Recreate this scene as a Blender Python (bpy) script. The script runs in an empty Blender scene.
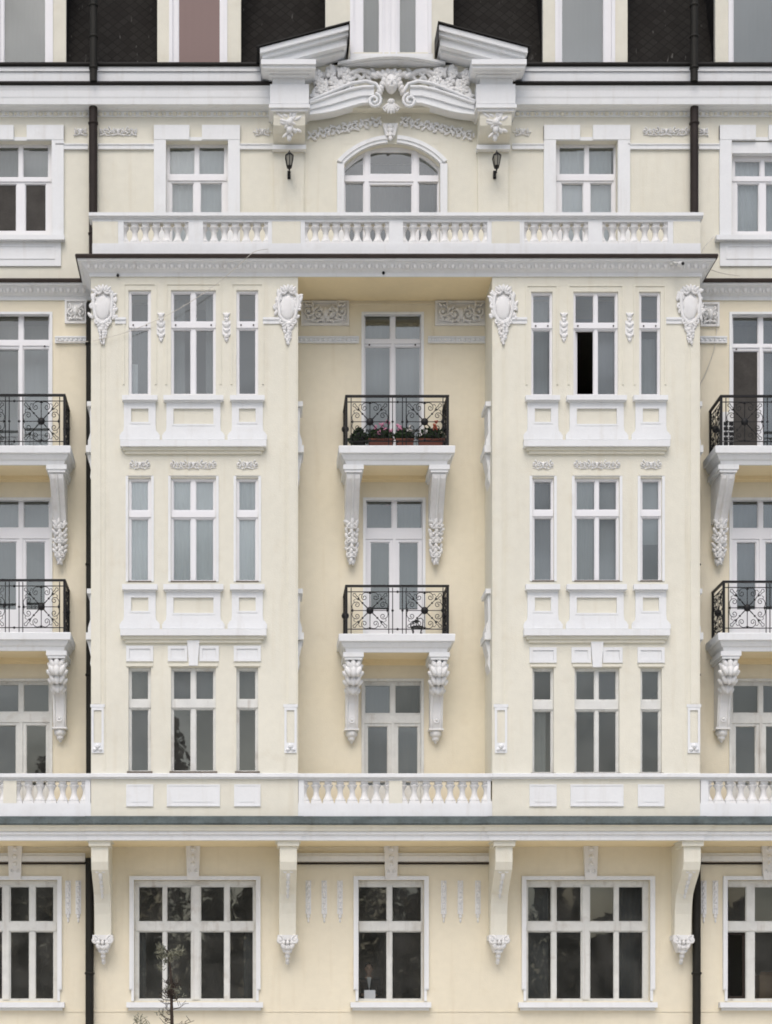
import bpy, bmesh, math, random
from math import sin, cos, pi, radians
from mathutils import Vector, Matrix

S = bpy.context.scene
COL = S.collection

# ------------------------------------------------------------------ camera, sky, sun, exposure
D, PPM, VX, VY, CZ = 36.0, 50.0, 250.0, 1050.0, 1.6
cd = bpy.data.cameras.new('camera'); cam = bpy.data.objects.new('camera', cd); COL.objects.link(cam)
cam.location = (0, -D, CZ); cam.rotation_euler = (radians(90), 0, 0)
cd.sensor_fit = 'HORIZONTAL'; cd.sensor_width = 36.0
cd.lens = 36.0 * D * PPM / 772.0
cd.shift_x = (386.0 - VX) / 772.0; cd.shift_y = (VY - 512.0) / 772.0
cd.clip_start = 0.5; cd.clip_end = 2000
S.camera = cam

SUN_EL, SUN_AZ = radians(55), radians(190)
W = bpy.data.worlds.new('World'); S.world = W; W.use_nodes = True
wn = W.node_tree
sky = wn.nodes.new('ShaderNodeTexSky'); sky.sky_type = 'NISHITA'; sky.sun_disc = False
sky.sun_elevation = SUN_EL; sky.sun_rotation = SUN_AZ
sky.air_density = 1.0; sky.dust_density = 4.0; sky.ozone_density = 1.0
hsv = wn.nodes.new('ShaderNodeHueSaturation'); hsv.inputs['Saturation'].default_value = 0.95
wn.links.new(sky.outputs[0], hsv.inputs['Color'])
wtc = wn.nodes.new('ShaderNodeTexCoord'); wmp = wn.nodes.new('ShaderNodeMapping'); wmp.inputs['Scale'].default_value = (5, 5, 11)
cn_ = wn.nodes.new('ShaderNodeTexNoise'); cn_.inputs['Scale'].default_value = 1.3; cn_.inputs['Detail'].default_value = 6; cn_.inputs['Distortion'].default_value = .4
cr_ = wn.nodes.new('ShaderNodeMapRange'); cr_.inputs[1].default_value = .36; cr_.inputs[2].default_value = .64; cr_.inputs[3].default_value = .62; cr_.inputs[4].default_value = 1.28
cm_ = wn.nodes.new('ShaderNodeMix'); cm_.data_type = 'RGBA'; cm_.blend_type = 'MULTIPLY'; cm_.inputs[0].default_value = 1
wn.links.new(wtc.outputs['Generated'], wmp.inputs[0]); wn.links.new(wmp.outputs[0], cn_.inputs['Vector']); wn.links.new(cn_.outputs['Fac'], cr_.inputs[0])
wn.links.new(hsv.outputs[0], cm_.inputs[6]); wn.links.new(cr_.outputs[0], cm_.inputs[7])
wn.links.new(cm_.outputs[2], wn.nodes['Background'].inputs[0])
wn.nodes['Background'].inputs[1].default_value = 0.15
sl = bpy.data.lights.new('sun', 'SUN'); sl.energy = 1.0; sl.angle = radians(40); sl.color = (1.0, 0.985, 0.96)
so = bpy.data.objects.new('sun', sl); COL.objects.link(so)
sd = Vector((sin(SUN_AZ) * cos(SUN_EL), cos(SUN_AZ) * cos(SUN_EL), sin(SUN_EL)))
so.rotation_euler = sd.to_track_quat('Z', 'Y').to_euler(); so.location = (0, -60, 60)
S.view_settings.view_transform = 'Standard'; S.view_settings.look = 'None'
S.view_settings.gamma = 1.0; S.view_settings.exposure = 0.14
try: S.view_settings.use_curve_mapping = False
except Exception: pass
S.render.engine = 'CYCLES'
S.cycles.filter_width = 1.8; S.cycles.max_bounces = 10; S.cycles.diffuse_bounces = 6; S.cycles.glossy_bounces = 4
S.cycles.transparent_max_bounces = 12

# ------------------------------------------------------------------ measuring (photo -> metres on a plane d in front of the main wall)
def PX(px, d=0.0): return (px - VX) / PPM * (D - d) / D
def PZ(py, d=0.0): return CZ + (VY - py) / PPM * (D - d) / D
def R(px0, px1, py0, py1, d=0.0):            # rectangle x0,x1,z0,z1
    return (PX(px0, d), PX(px1, d), PZ(py1, d), PZ(py0, d))
XC = 2.845                                   # the facade's axis

# ------------------------------------------------------------------ materials
def mat(name, col, rough=0.7, metal=0.0, spec=0.4, var=0.0, vscale=1.5, bump=0.0, bscale=40.0, streak=0.0, dirt=None, coat=0):
    m = bpy.data.materials.new(name); m.use_nodes = True
    nt = m.node_tree; b = nt.nodes['Principled BSDF']
    b.inputs['Specular IOR Level'].default_value = spec; b.inputs['Base Color'].default_value = (*col, 1); b.inputs['Roughness'].default_value = rough; b.inputs['Metallic'].default_value = metal
    tc = nt.nodes.new('ShaderNodeTexCoord')
    cur = None
    def noise(scale, detail=6, mapping=None):
        n = nt.nodes.new('ShaderNodeTexNoise'); n.inputs['Scale'].default_value = scale; n.inputs['Detail'].default_value = detail
        src = tc.outputs['Object']
        if mapping:
            mp = nt.nodes.new('ShaderNodeMapping'); mp.inputs['Scale'].default_value = mapping; nt.links.new(src, mp.inputs[0]); src = mp.outputs[0]
        nt.links.new(src, n.inputs['Vector']); return n
    if var or streak:
        rgb = nt.nodes.new('ShaderNodeRGB'); rgb.outputs[0].default_value = (*col, 1); cur = rgb.outputs[0]
        def mul(cur, n, lo, hi, c0, c1):
            r = nt.nodes.new('ShaderNodeValToRGB'); r.color_ramp.elements[0].position = lo; r.color_ramp.elements[1].position = hi
            r.color_ramp.elements[0].color = (*c0, 1); r.color_ramp.elements[1].color = (*c1, 1)
            nt.links.new(n.outputs['Fac'], r.inputs[0])
            mx = nt.nodes.new('ShaderNodeMix'); mx.data_type = 'RGBA'; mx.blend_type = 'MULTIPLY'; mx.inputs[0].default_value = 1
            nt.links.new(cur, mx.inputs[6]); nt.links.new(r.outputs[0], mx.inputs[7]); return mx.outputs[2]
        if var:
            cur = mul(cur, noise(vscale, 8), 0.3, 0.7, (1 - var,) * 3, (1, 1, 1))
            cur = mul(cur, noise(vscale * 9, 4), 0.35, 0.7, (1 - var * .5,) * 3, (1, 1, 1))
        if streak:
            dc = dirt or (0.62, 0.55, 0.45)
            k = [1 - streak * (1 - c) for c in dc]
            cur = mul(cur, noise(1.0, 7, (7.0, 7.0, .55)), 0.56, 0.74, (1, 1, 1), k)
            cur = mul(cur, noise(3.1, 9), 0.60, 0.72, (1, 1, 1), [1 - .6 * streak * (1 - c) for c in dc])
        nt.links.new(cur, b.inputs['Base Color'])
    if bump:
        bp = nt.nodes.new('ShaderNodeBump'); bp.inputs['Strength'].default_value = bump; bp.inputs['Distance'].default_value = 0.01
        nt.links.new(noise(bscale, 5).outputs['Fac'], bp.inputs['Height']); nt.links.new(bp.outputs[0], b.inputs['Normal'])
    return m

YCREAM = mat('yellow_cream_plaster', (0.80, 0.738, 0.585), .85, var=.075, vscale=.7, bump=.4, bscale=45, streak=.15, dirt=(.70, .60, .45))
SOFFIT = mat('brightened_soffit_plaster', (0.88, 0.75, 0.49), .85, var=.06, vscale=1.2, bump=.3, bscale=50)  # yellow paint, brightened to make up for weak bounce light
CREAM = mat('cream_plaster', (0.77, 0.748, 0.645), .85, var=.075, vscale=.7, bump=.4, bscale=45, streak=.15, dirt=(.70, .60, .45))
WHITE = mat('white_paint', (0.79, 0.805, 0.815), .7, var=.05, vscale=2.0, bump=.25, bscale=50, streak=.20, dirt=(.66, .60, .52))
STUCCO = mat('white_stucco', (0.80, 0.80, 0.795), .8, var=.07, vscale=6, bump=.4, bscale=45, streak=.22, dirt=(.55, .47, .38))
FRAME = mat('white_window_frame', (0.80, 0.80, 0.82), .4, var=.03, vscale=3)
OLDFRAME = mat('weathered_window_frame', (0.74, 0.745, 0.715), .65, var=.12, vscale=5, streak=.5, dirt=(.5, .42, .36), bump=.3)
ROTTEN = mat('peeled_wood', (0.20, 0.165, 0.13), .8, var=.4, vscale=12, bump=.5)
BROWN = mat('brown_flashing', (0.042, 0.031, 0.026), .6, spec=.2, var=.3, vscale=3, bump=.2)
COPPER = mat('green_copper', (0.115, 0.145, 0.145), .6, spec=.25, var=.5, vscale=2.5, streak=.6, bump=.3, bscale=12)
IRON = mat('black_iron', (0.012, 0.012, 0.013), .5, spec=.25)
GUTTER = mat('dark_gutter', (0.020, 0.0185, 0.017), .6, spec=.2, var=.3, vscale=5, bump=.2)
PIPE = mat('dark_brown_pipe', (0.034, 0.026, 0.023), .6, spec=.2, var=.25, vscale=4)
DARKPIPE = mat('dark_green_pipe', (0.022, 0.021, 0.017), .6, spec=.2, var=.25, vscale=4)
CURTAIN = mat('white_curtain', (0.42, 0.42, 0.41), .9)
SHEER = mat('bright_white_curtain', (0.86, 0.86, 0.86), .9)
GREYCUR = mat('grey_curtain', (0.15, 0.155, 0.155), .9)
PINKCUR = mat('dusty_pink_blind', (0.25, 0.182, 0.17), .9)
SCREEN = mat('matt_dark_sheet', (0.075, 0.070, 0.064), .8, spec=.2, var=.3, vscale=4)  # opaque dark sheet laid over some panes
REDCLOTH = mat('red_cloth', (0.42, 0.10, 0.12), .9)
INSIDE = mat('interior_paint', (0.62, 0.60, 0.55), .9)
INFLOOR = mat('interior_floor', (0.12, 0.09, 0.07), .7)
TERRA = mat('terracotta', (0.17, 0.062, 0.042), .8, var=.2, vscale=8)
LEAF = mat('leaf_green', (0.040, 0.078, 0.028), .7, var=.4, vscale=14)
NEEDLE = mat('needle_green', (0.28, 0.28, 0.20), .7, var=.5, vscale=9)
BARK = mat('bark', (0.06, 0.042, 0.032), .9, var=.4, vscale=15, bump=.6)
WOODFAR = mat('far_foliage', (0.075, 0.085, 0.055), .8, var=.5, vscale=.3)
PINKF = mat('pink_petals', (0.60, 0.26, 0.38), .7)
WHITEF = mat('white_petals', (0.60, 0.58, 0.55), .7)
REDF = mat('orange_red_petals', (0.45, 0.10, 0.05), .7)
LAMPGLASS = mat('lantern_glass', (0.30, 0.29, 0.25), .15)
SKIN = mat('skin', (0.48, 0.30, 0.22), .6)
SUIT = mat('black_suit', (0.018, 0.018, 0.020), .8)
SHIRT = mat('white_shirt', (0.8, 0.8, 0.8), .8)
HAIR = mat('dark_hair', (0.03, 0.02, 0.015), .6)
CARD = mat('brown_cardboard', (0.33, 0.22, 0.13), .8)
CABLE = mat('pale_cable', (0.60, 0.57, 0.51), .6)
PLASTIC = mat('white_plastic', (0.75, 0.75, 0.74), .35)

def slate():
    m = mat('dark_slate', (0.030, 0.028, 0.026), .85, spec=.1)
    nt = m.node_tree; b = nt.nodes['Principled BSDF']
    tc = nt.nodes.new('ShaderNodeTexCoord'); mp = nt.nodes.new('ShaderNodeMapping')
    mp.inputs['Rotation'].default_value = (radians(90), 0, radians(45)); mp.vector_type = 'POINT'
    rot = nt.nodes.new('ShaderNodeMapping'); rot.inputs['Rotation'].default_value = (radians(90), 0, 0)
    rot2 = nt.nodes.new('ShaderNodeMapping'); rot2.inputs['Rotation'].default_value = (0, 0, radians(45))
    nt.links.new(tc.outputs['Object'], rot.inputs[0]); nt.links.new(rot.outputs[0], rot2.inputs[0])
    br = nt.nodes.new('ShaderNodeTexBrick'); br.offset = 0.0
    br.inputs['Color1'].default_value = (.023, .0215, .0195, 1); br.inputs['Color2'].default_value = (.016, .0145, .013, 1); br.inputs['Mortar'].default_value = (.012, .011, .010, 1)
    br.inputs['Scale'].default_value = 1; br.inputs['Brick Width'].default_value = .15; br.inputs['Row Height'].default_value = .15; br.inputs['Mortar Size'].default_value = .008
    nt.links.new(rot2.outputs[0], br.inputs['Vector'])
    ns = nt.nodes.new('ShaderNodeTexNoise'); ns.inputs['Scale'].default_value = 1; ns.inputs['Detail'].default_value = 5
    mp3 = nt.nodes.new('ShaderNodeMapping'); mp3.inputs['Scale'].default_value = (11, 4, 2.2); nt.links.new(tc.outputs['Object'], mp3.inputs[0]); nt.links.new(mp3.outputs[0], ns.inputs['Vector'])
    rp = nt.nodes.new('ShaderNodeValToRGB'); rp.color_ramp.elements[0].position = .67; rp.color_ramp.elements[1].position = .74
    nt.links.new(ns.outputs['Fac'], rp.inputs[0])
    mx = nt.nodes.new('ShaderNodeMix'); mx.data_type = 'RGBA'; nt.links.new(rp.outputs[0], mx.inputs[0]); nt.links.new(br.outputs['Color'], mx.inputs[6]); mx.inputs[7].default_value = (.10, .097, .09, 1)
    nt.links.new(mx.outputs[2], b.inputs['Base Color'])
    bp = nt.nodes.new('ShaderNodeBump'); bp.inputs['Strength'].default_value = .6; bp.inputs['Distance'].default_value = .02; nt.links.new(br.outputs['Fac'], bp.inputs['Height']); bp.invert = True
    nt.links.new(bp.outputs[0], b.inputs['Normal'])
    return m
SLATE = slate()

def glass(name, refl, tint, wob, wscale, dust_lift=.02):
    m = bpy.data.materials.new(name); m.use_nodes = True; nt = m.node_tree; nt.nodes.remove(nt.nodes['Principled BSDF'])
    out = nt.nodes['Material Output']
    t = nt.nodes.new('ShaderNodeBsdfTransparent'); t.inputs[0].default_value = (*tint, 1)
    g = nt.nodes.new('ShaderNodeBsdfGlossy'); g.inputs['Roughness'].default_value = .01; g.inputs[0].default_value = (.97, 1.0, .95, 1)
    fr = nt.nodes.new('ShaderNodeFresnel'); fr.inputs[0].default_value = 1.5
    ma = nt.nodes.new('ShaderNodeMath'); ma.operation = 'ADD'; ma.use_clamp = True; ma.inputs[1].default_value = refl - .04
    nt.links.new(fr.outputs[0], ma.inputs[0])
    mx = nt.nodes.new('ShaderNodeMixShader'); nt.links.new(ma.outputs[0], mx.inputs[0]); nt.links.new(t.outputs[0], mx.inputs[1]); nt.links.new(g.outputs[0], mx.inputs[2])
    df = nt.nodes.new('ShaderNodeBsdfDiffuse'); df.inputs[0].default_value = (.55, .54, .50, 1)  # mottled dust film, put in to lift the dark panes
    tcd = nt.nodes.new('ShaderNodeTexCoord'); nd = nt.nodes.new('ShaderNodeTexNoise'); nd.inputs['Scale'].default_value = 2.3; nd.inputs['Detail'].default_value = 8
    nt.links.new(tcd.outputs['Object'], nd.inputs['Vector'])
    rd = nt.nodes.new('ShaderNodeMapRange'); rd.inputs[1].default_value = .3; rd.inputs[2].default_value = .75; rd.inputs[3].default_value = dust_lift * .35; rd.inputs[4].default_value = dust_lift * 1.7
    nt.links.new(nd.outputs['Fac'], rd.inputs[0])
    md = nt.nodes.new('ShaderNodeMixShader'); nt.links.new(rd.outputs[0], md.inputs[0]); nt.links.new(mx.outputs[0], md.inputs[1]); nt.links.new(df.outputs[0], md.inputs[2])
    nt.links.new(md.outputs[0], out.inputs[0])
    if wob:
        tc = nt.nodes.new('ShaderNodeTexCoord'); n = nt.nodes.new('ShaderNodeTexNoise'); n.inputs['Scale'].default_value = wscale; n.inputs['Detail'].default_value = 2
        nt.links.new(tc.outputs['Object'], n.inputs['Vector'])
        bp = nt.nodes.new('ShaderNodeBump'); bp.inputs['Strength'].default_value = 1; bp.inputs['Distance'].default_value = wob
        nt.links.new(n.outputs['Fac'], bp.inputs['Height']); nt.links.new(bp.outputs[0], g.inputs['Normal'])
    return m
GLASS = glass('window_glass', .15, (.78, .83, .84), .0012, 1.0, .03)
OLDGLASS = glass('old_window_glass', .11, (.76, .80, .79), .0012, 1.4, .055)

# ------------------------------------------------------------------ mesh collector
class MB:
    def __init__(self): self.v = []; self.f = []; self.m = []; self.s = []; self.mi = 0; self.sm = False
    def add(self, vs, fs, smooth=None):
        o = len(self.v); self.v += [tuple(v) for v in vs]
        sm = self.sm if smooth is None else smooth
        for f in fs: self.f.append(tuple(o + i for i in f)); self.m.append(self.mi); self.s.append(sm)
    def box(self, x0, x1, y0, y1, z0, z1):
        x0, x1 = sorted((x0, x1)); y0, y1 = sorted((y0, y1)); z0, z1 = sorted((z0, z1))
        v = [(x0, y0, z0), (x1, y0, z0), (x1, y1, z0), (x0, y1, z0), (x0, y0, z1), (x1, y0, z1), (x1, y1, z1), (x0, y1, z1)]
        self.add(v, [(0, 3, 2, 1), (4, 5, 6, 7), (0, 1, 5, 4), (1, 2, 6, 5), (2, 3, 7, 6), (3, 0, 4, 7)], False)
    def boxr(self, r, yf, yb): self.box(r[0], r[1], yf, yb, r[2], r[3])
    def plate(self, rect, holes, yf, yb, back=True):
        x0, x1, z0, z1 = rect
        xs = sorted({round(a, 5) for a in [x0, x1] + [h[0] for h in holes] + [h[1] for h in holes] if x0 - 1e-6 <= a <= x1 + 1e-6})
        zs = sorted({round(a, 5) for a in [z0, z1] + [h[2] for h in holes] + [h[3] for h in holes] if z0 - 1e-6 <= a <= z1 + 1e-6})
        def solid(i, j):
            if i < 0 or j < 0 or i >= len(xs) - 1 or j >= len(zs) - 1: return False
            cx, cz = (xs[i] + xs[i + 1]) / 2, (zs[j] + zs[j + 1]) / 2
            return not any(h[0] < cx < h[1] and h[2] < cz < h[3] for h in holes)
        idx = {}; V = []; F = []
        def vid(i, j, b):
            k = (i, j, b)
            if k not in idx: idx[k] = len(V); V.append((xs[i], yb if b else yf, zs[j]))
            return idx[k]
        for i in range(len(xs) - 1):
            for j in range(len(zs) - 1):
                if not solid(i, j): continue
                F.append((vid(i, j, 0), vid(i + 1, j, 0), vid(i + 1, j + 1, 0), vid(i, j + 1, 0)))
                if back: F.append((vid(i, j, 1), vid(i, j + 1, 1), vid(i + 1, j + 1, 1), vid(i + 1, j, 1)))
                if not solid(i - 1, j): F.append((vid(i, j, 0), vid(i, j + 1, 0), vid(i, j + 1, 1), vid(i, j, 1)))
                if not solid(i + 1, j): F.append((vid(i + 1, j, 0), vid(i + 1, j, 1), vid(i + 1, j + 1, 1), vid(i + 1, j + 1, 0)))
                if not solid(i, j - 1): F.append((vid(i, j, 0), vid(i, j, 1), vid(i + 1, j, 1), vid(i + 1, j, 0)))
                if not solid(i, j + 1): F.append((vid(i, j + 1, 0), vid(i + 1, j + 1, 0), vid(i + 1, j + 1, 1), vid(i, j + 1, 1)))
        self.add(V, F, False)
    def prism_xz(self, poly, y0, y1):
        n = len(poly); v = [(p[0], y0, p[1]) for p in poly] + [(p[0], y1, p[1]) for p in poly]
        self.add(v, [tuple(range(n)), tuple(range(2 * n - 1, n - 1, -1))] + [(i, (i + 1) % n, n + (i + 1) % n, n + i) for i in range(n)], False)
    def prism_yz(self, poly, x0, x1):
        n = len(poly); v = [(x0, p[0], p[1]) for p in poly] + [(x1, p[0], p[1]) for p in poly]
        self.add(v, [tuple(range(n)), tuple(range(2 * n - 1, n - 1, -1))] + [(i, (i + 1) % n, n + (i + 1) % n, n + i) for i in range(n)], False)
    def prism_xy(self, poly, z0, z1):
        n = len(poly); v = [(p[0], p[1], z0) for p in poly] + [(p[0], p[1], z1) for p in poly]
        self.add(v, [tuple(range(n)), tuple(range(2 * n - 1, n - 1, -1))] + [(i, (i + 1) % n, n + (i + 1) % n, n + i) for i in range(n)], False)
    def sweep(self, path, prof):                 # path in plan (x,y); prof closed [(out,z)]
        n = len(prof); rings = []
        for i, p in enumerate(path):
            ns = []
            for a, b in ((i - 1, i), (i, i + 1)):
                if a < 0 or b >= len(path): continue
                d = Vector((path[b][0] - path[a][0], path[b][1] - path[a][1])).normalized(); ns.append(Vector((d.y, -d.x)))
            m = ns[0] if len(ns) == 1 else (ns[0] + ns[1]) / (1 + ns[0].dot(ns[1]))
            rings.append([(p[0] + m.x * o, p[1] + m.y * o, z) for o, z in prof])
        v = [q for r in rings for q in r]; f = []
        for i in range(len(path) - 1):
            for k in range(n): f.append((i * n + k, i * n + (k + 1) % n, (i + 1) * n + (k + 1) % n, (i + 1) * n + k))
        f.append(tuple(range(n))); f.append(tuple((len(path) - 1) * n + k for k in range(n - 1, -1, -1)))
        self.add(v, f, False)
    def ell(self, c, r, rot=0.0, seg=8, rin=5, tilt=0.0):        # ellipsoid, rot about y (in the facade plane)
        v = []; f = []
        M = Matrix.Rotation(rot, 3, 'Y') @ Matrix.Rotation(tilt, 3, 'X')
        for i in range(rin + 1):
            th = pi * i / rin
            for k in range(seg):
                a = 2 * pi * k / seg
                p = M @ Vector((r[0] * sin(th) * cos(a), r[1] * sin(th) * sin(a), r[2] * cos(th)))
                v.append((c[0] + p.x, c[1] + p.y, c[2] + p.z))
        for i in range(rin):
            for k in range(seg):
                f.append((i * seg + k, i * seg + (k + 1) % seg, (i + 1) * seg + (k + 1) % seg, (i + 1) * seg + k))
        self.add(v, f, True)
    def tube(self, pts, r, seg=6, smooth=True, r1=None):
        pts = [Vector(p) for p in pts]; n = len(pts); v = []; f = []
        up = None
        for i, p in enumerate(pts):
            d = (pts[min(i + 1, n - 1)] - pts[max(i - 1, 0)])
            d = d.normalized() if d.length > 1e-9 else Vector((0, 0, 1))
            if up is None: up = Vector((0, 1, 0)) if abs(d.y) < .9 else Vector((1, 0, 0))
            a = d.cross(up)
            if a.length < 1e-6: a = d.cross(Vector((1, 0, 0)))
            a.normalize(); b = a.cross(d).normalized()
            rr = r if r1 is None else r + (r1 - r) * i / max(1, n - 1)
            for k in range(seg):
                t = 2 * pi * k / seg; q = p + (a * cos(t) + b * sin(t)) * rr; v.append(q)
        for i in range(n - 1):
            for k in range(seg): f.append((i * seg + k, i * seg + (k + 1) % seg, (i + 1) * seg + (k + 1) % seg, (i + 1) * seg + k))
        self.add(v, f, smooth); self.add(v[:seg] , [tuple(range(seg - 1, -1, -1))], False); self.add(v[-seg:], [tuple(range(seg))], False)
    def lathe(self, c, prof, seg=12, smooth=True):              # prof [(r,z)]
        v = []; f = []; n = len(prof)
        for r, z in prof:
            for k in range(seg): a = 2 * pi * (k + .5) / seg; v.append((c[0] + r * cos(a), c[1] + r * sin(a), c[2] + z))
        for i in range(n - 1):
            for k in range(seg): f.append((i * seg + k, i * seg + (k + 1) % seg, (i + 1) * seg + (k + 1) % seg, (i + 1) * seg + k))
        self.add(v, f, smooth); self.add(v[:seg], [tuple(range(seg))], False); self.add(v[-seg:], [tuple(range(seg))], False)
    def spiral(self, c, r0, turns, a0, sgn, t, seg=5, r_end=.15, steps=None):    # scroll in the facade plane
        pts = []; steps = steps or int(10 * turns) + 2
        for i in range(steps + 1):
            u = i / steps; r = r0 * (1 - (1 - r_end) * u); a = a0 + sgn * u * turns * 2 * pi
            pts.append((c[0] + r * cos(a), c[1], c[2] + r * sin(a)))
        self.tube(pts, t, seg)
        return pts
    def build(self, name, mats, parent=None, loc=None, recalc=True):
        me = bpy.data.meshes.new(name)
        off = Vector(loc) if loc is not None else (wloc(parent) if parent else Vector((0, 0, 0)))
        me.from_pydata([tuple(Vector(v) - off) for v in self.v], [], self.f)
        for m in (mats if isinstance(mats, (list, tuple)) else [mats]): me.materials.append(m)
        me.polygons.foreach_set('material_index', self.m); me.polygons.foreach_set('use_smooth', self.s)
        if recalc:
            bm = bmesh.new(); bm.from_mesh(me); bmesh.ops.recalc_face_normals(bm, faces=bm.faces); bm.to_mesh(me); bm.free()
        me.update()
        o = bpy.data.objects.new(name, me); COL.objects.link(o)
        if parent: o.parent = parent
        o.location = off - (wloc(parent) if parent else Vector((0, 0, 0)))
        return o

def wloc(o):
    l = Vector((0, 0, 0))
    while o: l += o.location; o = o.parent
    return l
def empty(name, loc, label, cat, group=None):
    o = bpy.data.objects.new(name, None); COL.objects.link(o); o.location = loc; o.empty_display_size = .2
    o['label'] = label; o['category'] = cat
    if group: o['group'] = group
    return o
def tag(o, label, cat, group=None, kind=None):
    o['label'] = label; o['category'] = cat
    if group: o['group'] = group
    if kind: o['kind'] = kind
    return o
def struct(o): o['kind'] = 'structure'; return o

# ------------------------------------------------------------------ ground
b = MB(); b.add([(-900, -900, -.15), (900, -900, -.15), (900, 900, -.15), (-900, 900, -.15)], [(0, 1, 2, 3)])
struct(b.build('ground', mat('ground_earth', (.16, .16, .13), .9, var=.4, vscale=.05), recalc=False))
b = MB(); b.add([(-200, -46, -.146), (200, -46, -.146), (200, -34, -.146), (-200, -34, -.146)], [(0, 1, 2, 3)])
struct(b.build('road', mat('asphalt', (.09, .09, .09), .85, var=.3, vscale=.6, bump=.4, bscale=30), recalc=False))
b = MB(); b.box(-200, 200, -33.85, .0, -.3, 0)
struct(b.build('bounce_pavement', mat('bounce_paving', (.70, .67, .61), .85, var=.25, vscale=1.2, bump=.3, bscale=20)))  # unseen paving, widened and made pale to bounce light onto the soffits
b = MB(); b.box(-200, 200, -34.0, -33.853, -.3, .004)
struct(b.build('kerb', mat('kerb_stone', (.33, .32, .30), .8, var=.2)))
b = MB()
for i in range(40): b.box(-100 + i * 5, -97.5 + i * 5, -40.1, -39.95, -.2, -.142)
struct(b.build('road_marking', mat('road_paint', (.7, .7, .68), .7)))

# ------------------------------------------------------------------ the building
BLD = empty('apartment_building', (XC, 0, 0), 'cream plastered apartment building with white stucco trim, two oriels and a dark mansard roof', 'building')

DB = 1.10                                        # how far the oriels stand out
XL0, XL1 = PX(91, DB), PX(298, DB)
XR0, XR1 = PX(492.3, DB), PX(700, DB)
WX0, WX1 = PX(-190), PX(970)
ZC0, ZC1 = PZ(277, DB), PZ(257, 1.37)           # bay cornice soffit, top
ZTOP = PZ(103.5, .28)                              # under the main cornice
WC, ECX = [PX(21.3), PX(760.3)], PX(392.6)       # wing axes, centre axis

FLOORS = [1.58, 5.78, 9.55, 13.25, 16.74]

# --- openings of the main wall
holes = []
ATT_W = [(-10, 52), (166, 228), (556, 617), (732, 792)]
for k, a in enumerate(ATT_W): holes.append(R(a[0], a[1], 141, 236 if k in (0, 3) else 255))
ARCH = R(344, 440, 144, 255); holes.append(ARCH)
LV = [(312.5, 461), (498, 645.5), (679, 822)]       # door windows: opening top and floor on each level
DOORS = []
for cx in (21.3, 392.6, 760.3):
    for lv, (t, bt) in enumerate(LV):
        dx = 31
        cq = 394.2 if (cx == 392.6 and lv == 1) else cx
        h = (PX(cq - dx), PX(cq + dx), PZ(bt), PZ(t)); holes.append(h); DOORS.append((cx, lv, h))
GROUND = [(-46.5, 57.5, 'wing'), (134, 256, 'bay'), (358, 424, 'centre'), (526, 650, 'bay'), (727, 832, 'wing')]
for a, c, k in GROUND: holes.append(R(a, c, 880, 1001))
for (x0, x1) in ((XL0, XL1), (XR0, XR1)):
    for zf in range(1, 4): holes.append((x0 + .35, x1 - .35, FLOORS[zf] + .25, FLOORS[zf + 1] - .35))
b = MB(); b.plate((WX0, WX1, -.2, 5.9), holes, 0.0, .42); b.build('ground_floor_wall', YCREAM, BLD)
b = MB(); b.plate((WX0, WX1, 5.9, ZC0 + .02), holes, 0.0, .42); b.build('recess_wall', YCREAM, BLD)
b = MB(); b.plate((WX0, WX1, ZC0 + .02, ZTOP + .6), holes, 0.0, .42)
# spandrels of the segmental arch
ax0, ax1, az1 = ARCH[0], ARCH[1], ARCH[3]; acx = (ax0 + ax1) / 2; azs = PZ(165)
hw = (ax1 - ax0) / 2; rise = az1 - azs; RAD = (hw * hw + rise * rise) / (2 * rise); acz = az1 - RAD
def arch_pts(r, xa, xb, n=16): return [(acx + (xa + (xb - xa) * i / n), acz + math.sqrt(max(0, r * r - (xa + (xb - xa) * i / n) ** 2))) for i in range(n + 1)]
up = arch_pts(RAD, -hw, hw, 20)
for i in range(20):
    b.prism_xz([up[i], up[i + 1], (up[i + 1][0], az1), (up[i][0], az1)], 0.003, .41)
b.build('wall', CREAM, BLD)

# --- inside: floors, walls (what the panes look into)
b = MB()
for z in FLOORS: b.box(WX0, WX1, .424, 6.5, z - .25, z)
for z in FLOORS[2:4]:
    for x0, x1 in ((XL0, XL1), (XR0, XR1)): b.box(x0 + .26, x1 - .26, -.84, .42, z - .24, z - .002)
b.build('inner_floor', INFLOOR, BLD)
b = MB(); b.box(WX0, WX1, 6.5, 6.9, -.2, 24.2); b.box(WX0 - .3, WX0, 0, 6.9, -.2, 21.2); b.box(WX1, WX1 + .3, 0, 6.9, -.2, 21.2)
b.build('outer_shell', CREAM, BLD)
b = MB()
for x in (PX(80), PX(322), PX(466), PX(690), PX(-120), PX(900)):
    for i in range(5): b.box(x - .06, x + .06, .43, 6.48, FLOORS[i] + .003, (FLOORS + [20.5])[i + 1] - .277)
b.box(WX0, WX1, 5.2, 5.3, 1.59, 23.8)
b.build('inner_wall', INSIDE, BLD)
b = MB(); b.box(WX0, WX1, .43, 5.19, 20.45, 20.6)
for z in FLOORS[1:]: b.box(WX0, WX1, .43, 5.19, z - .275, z - .2505)
b.build('inner_ceiling', INSIDE, BLD)

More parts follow.
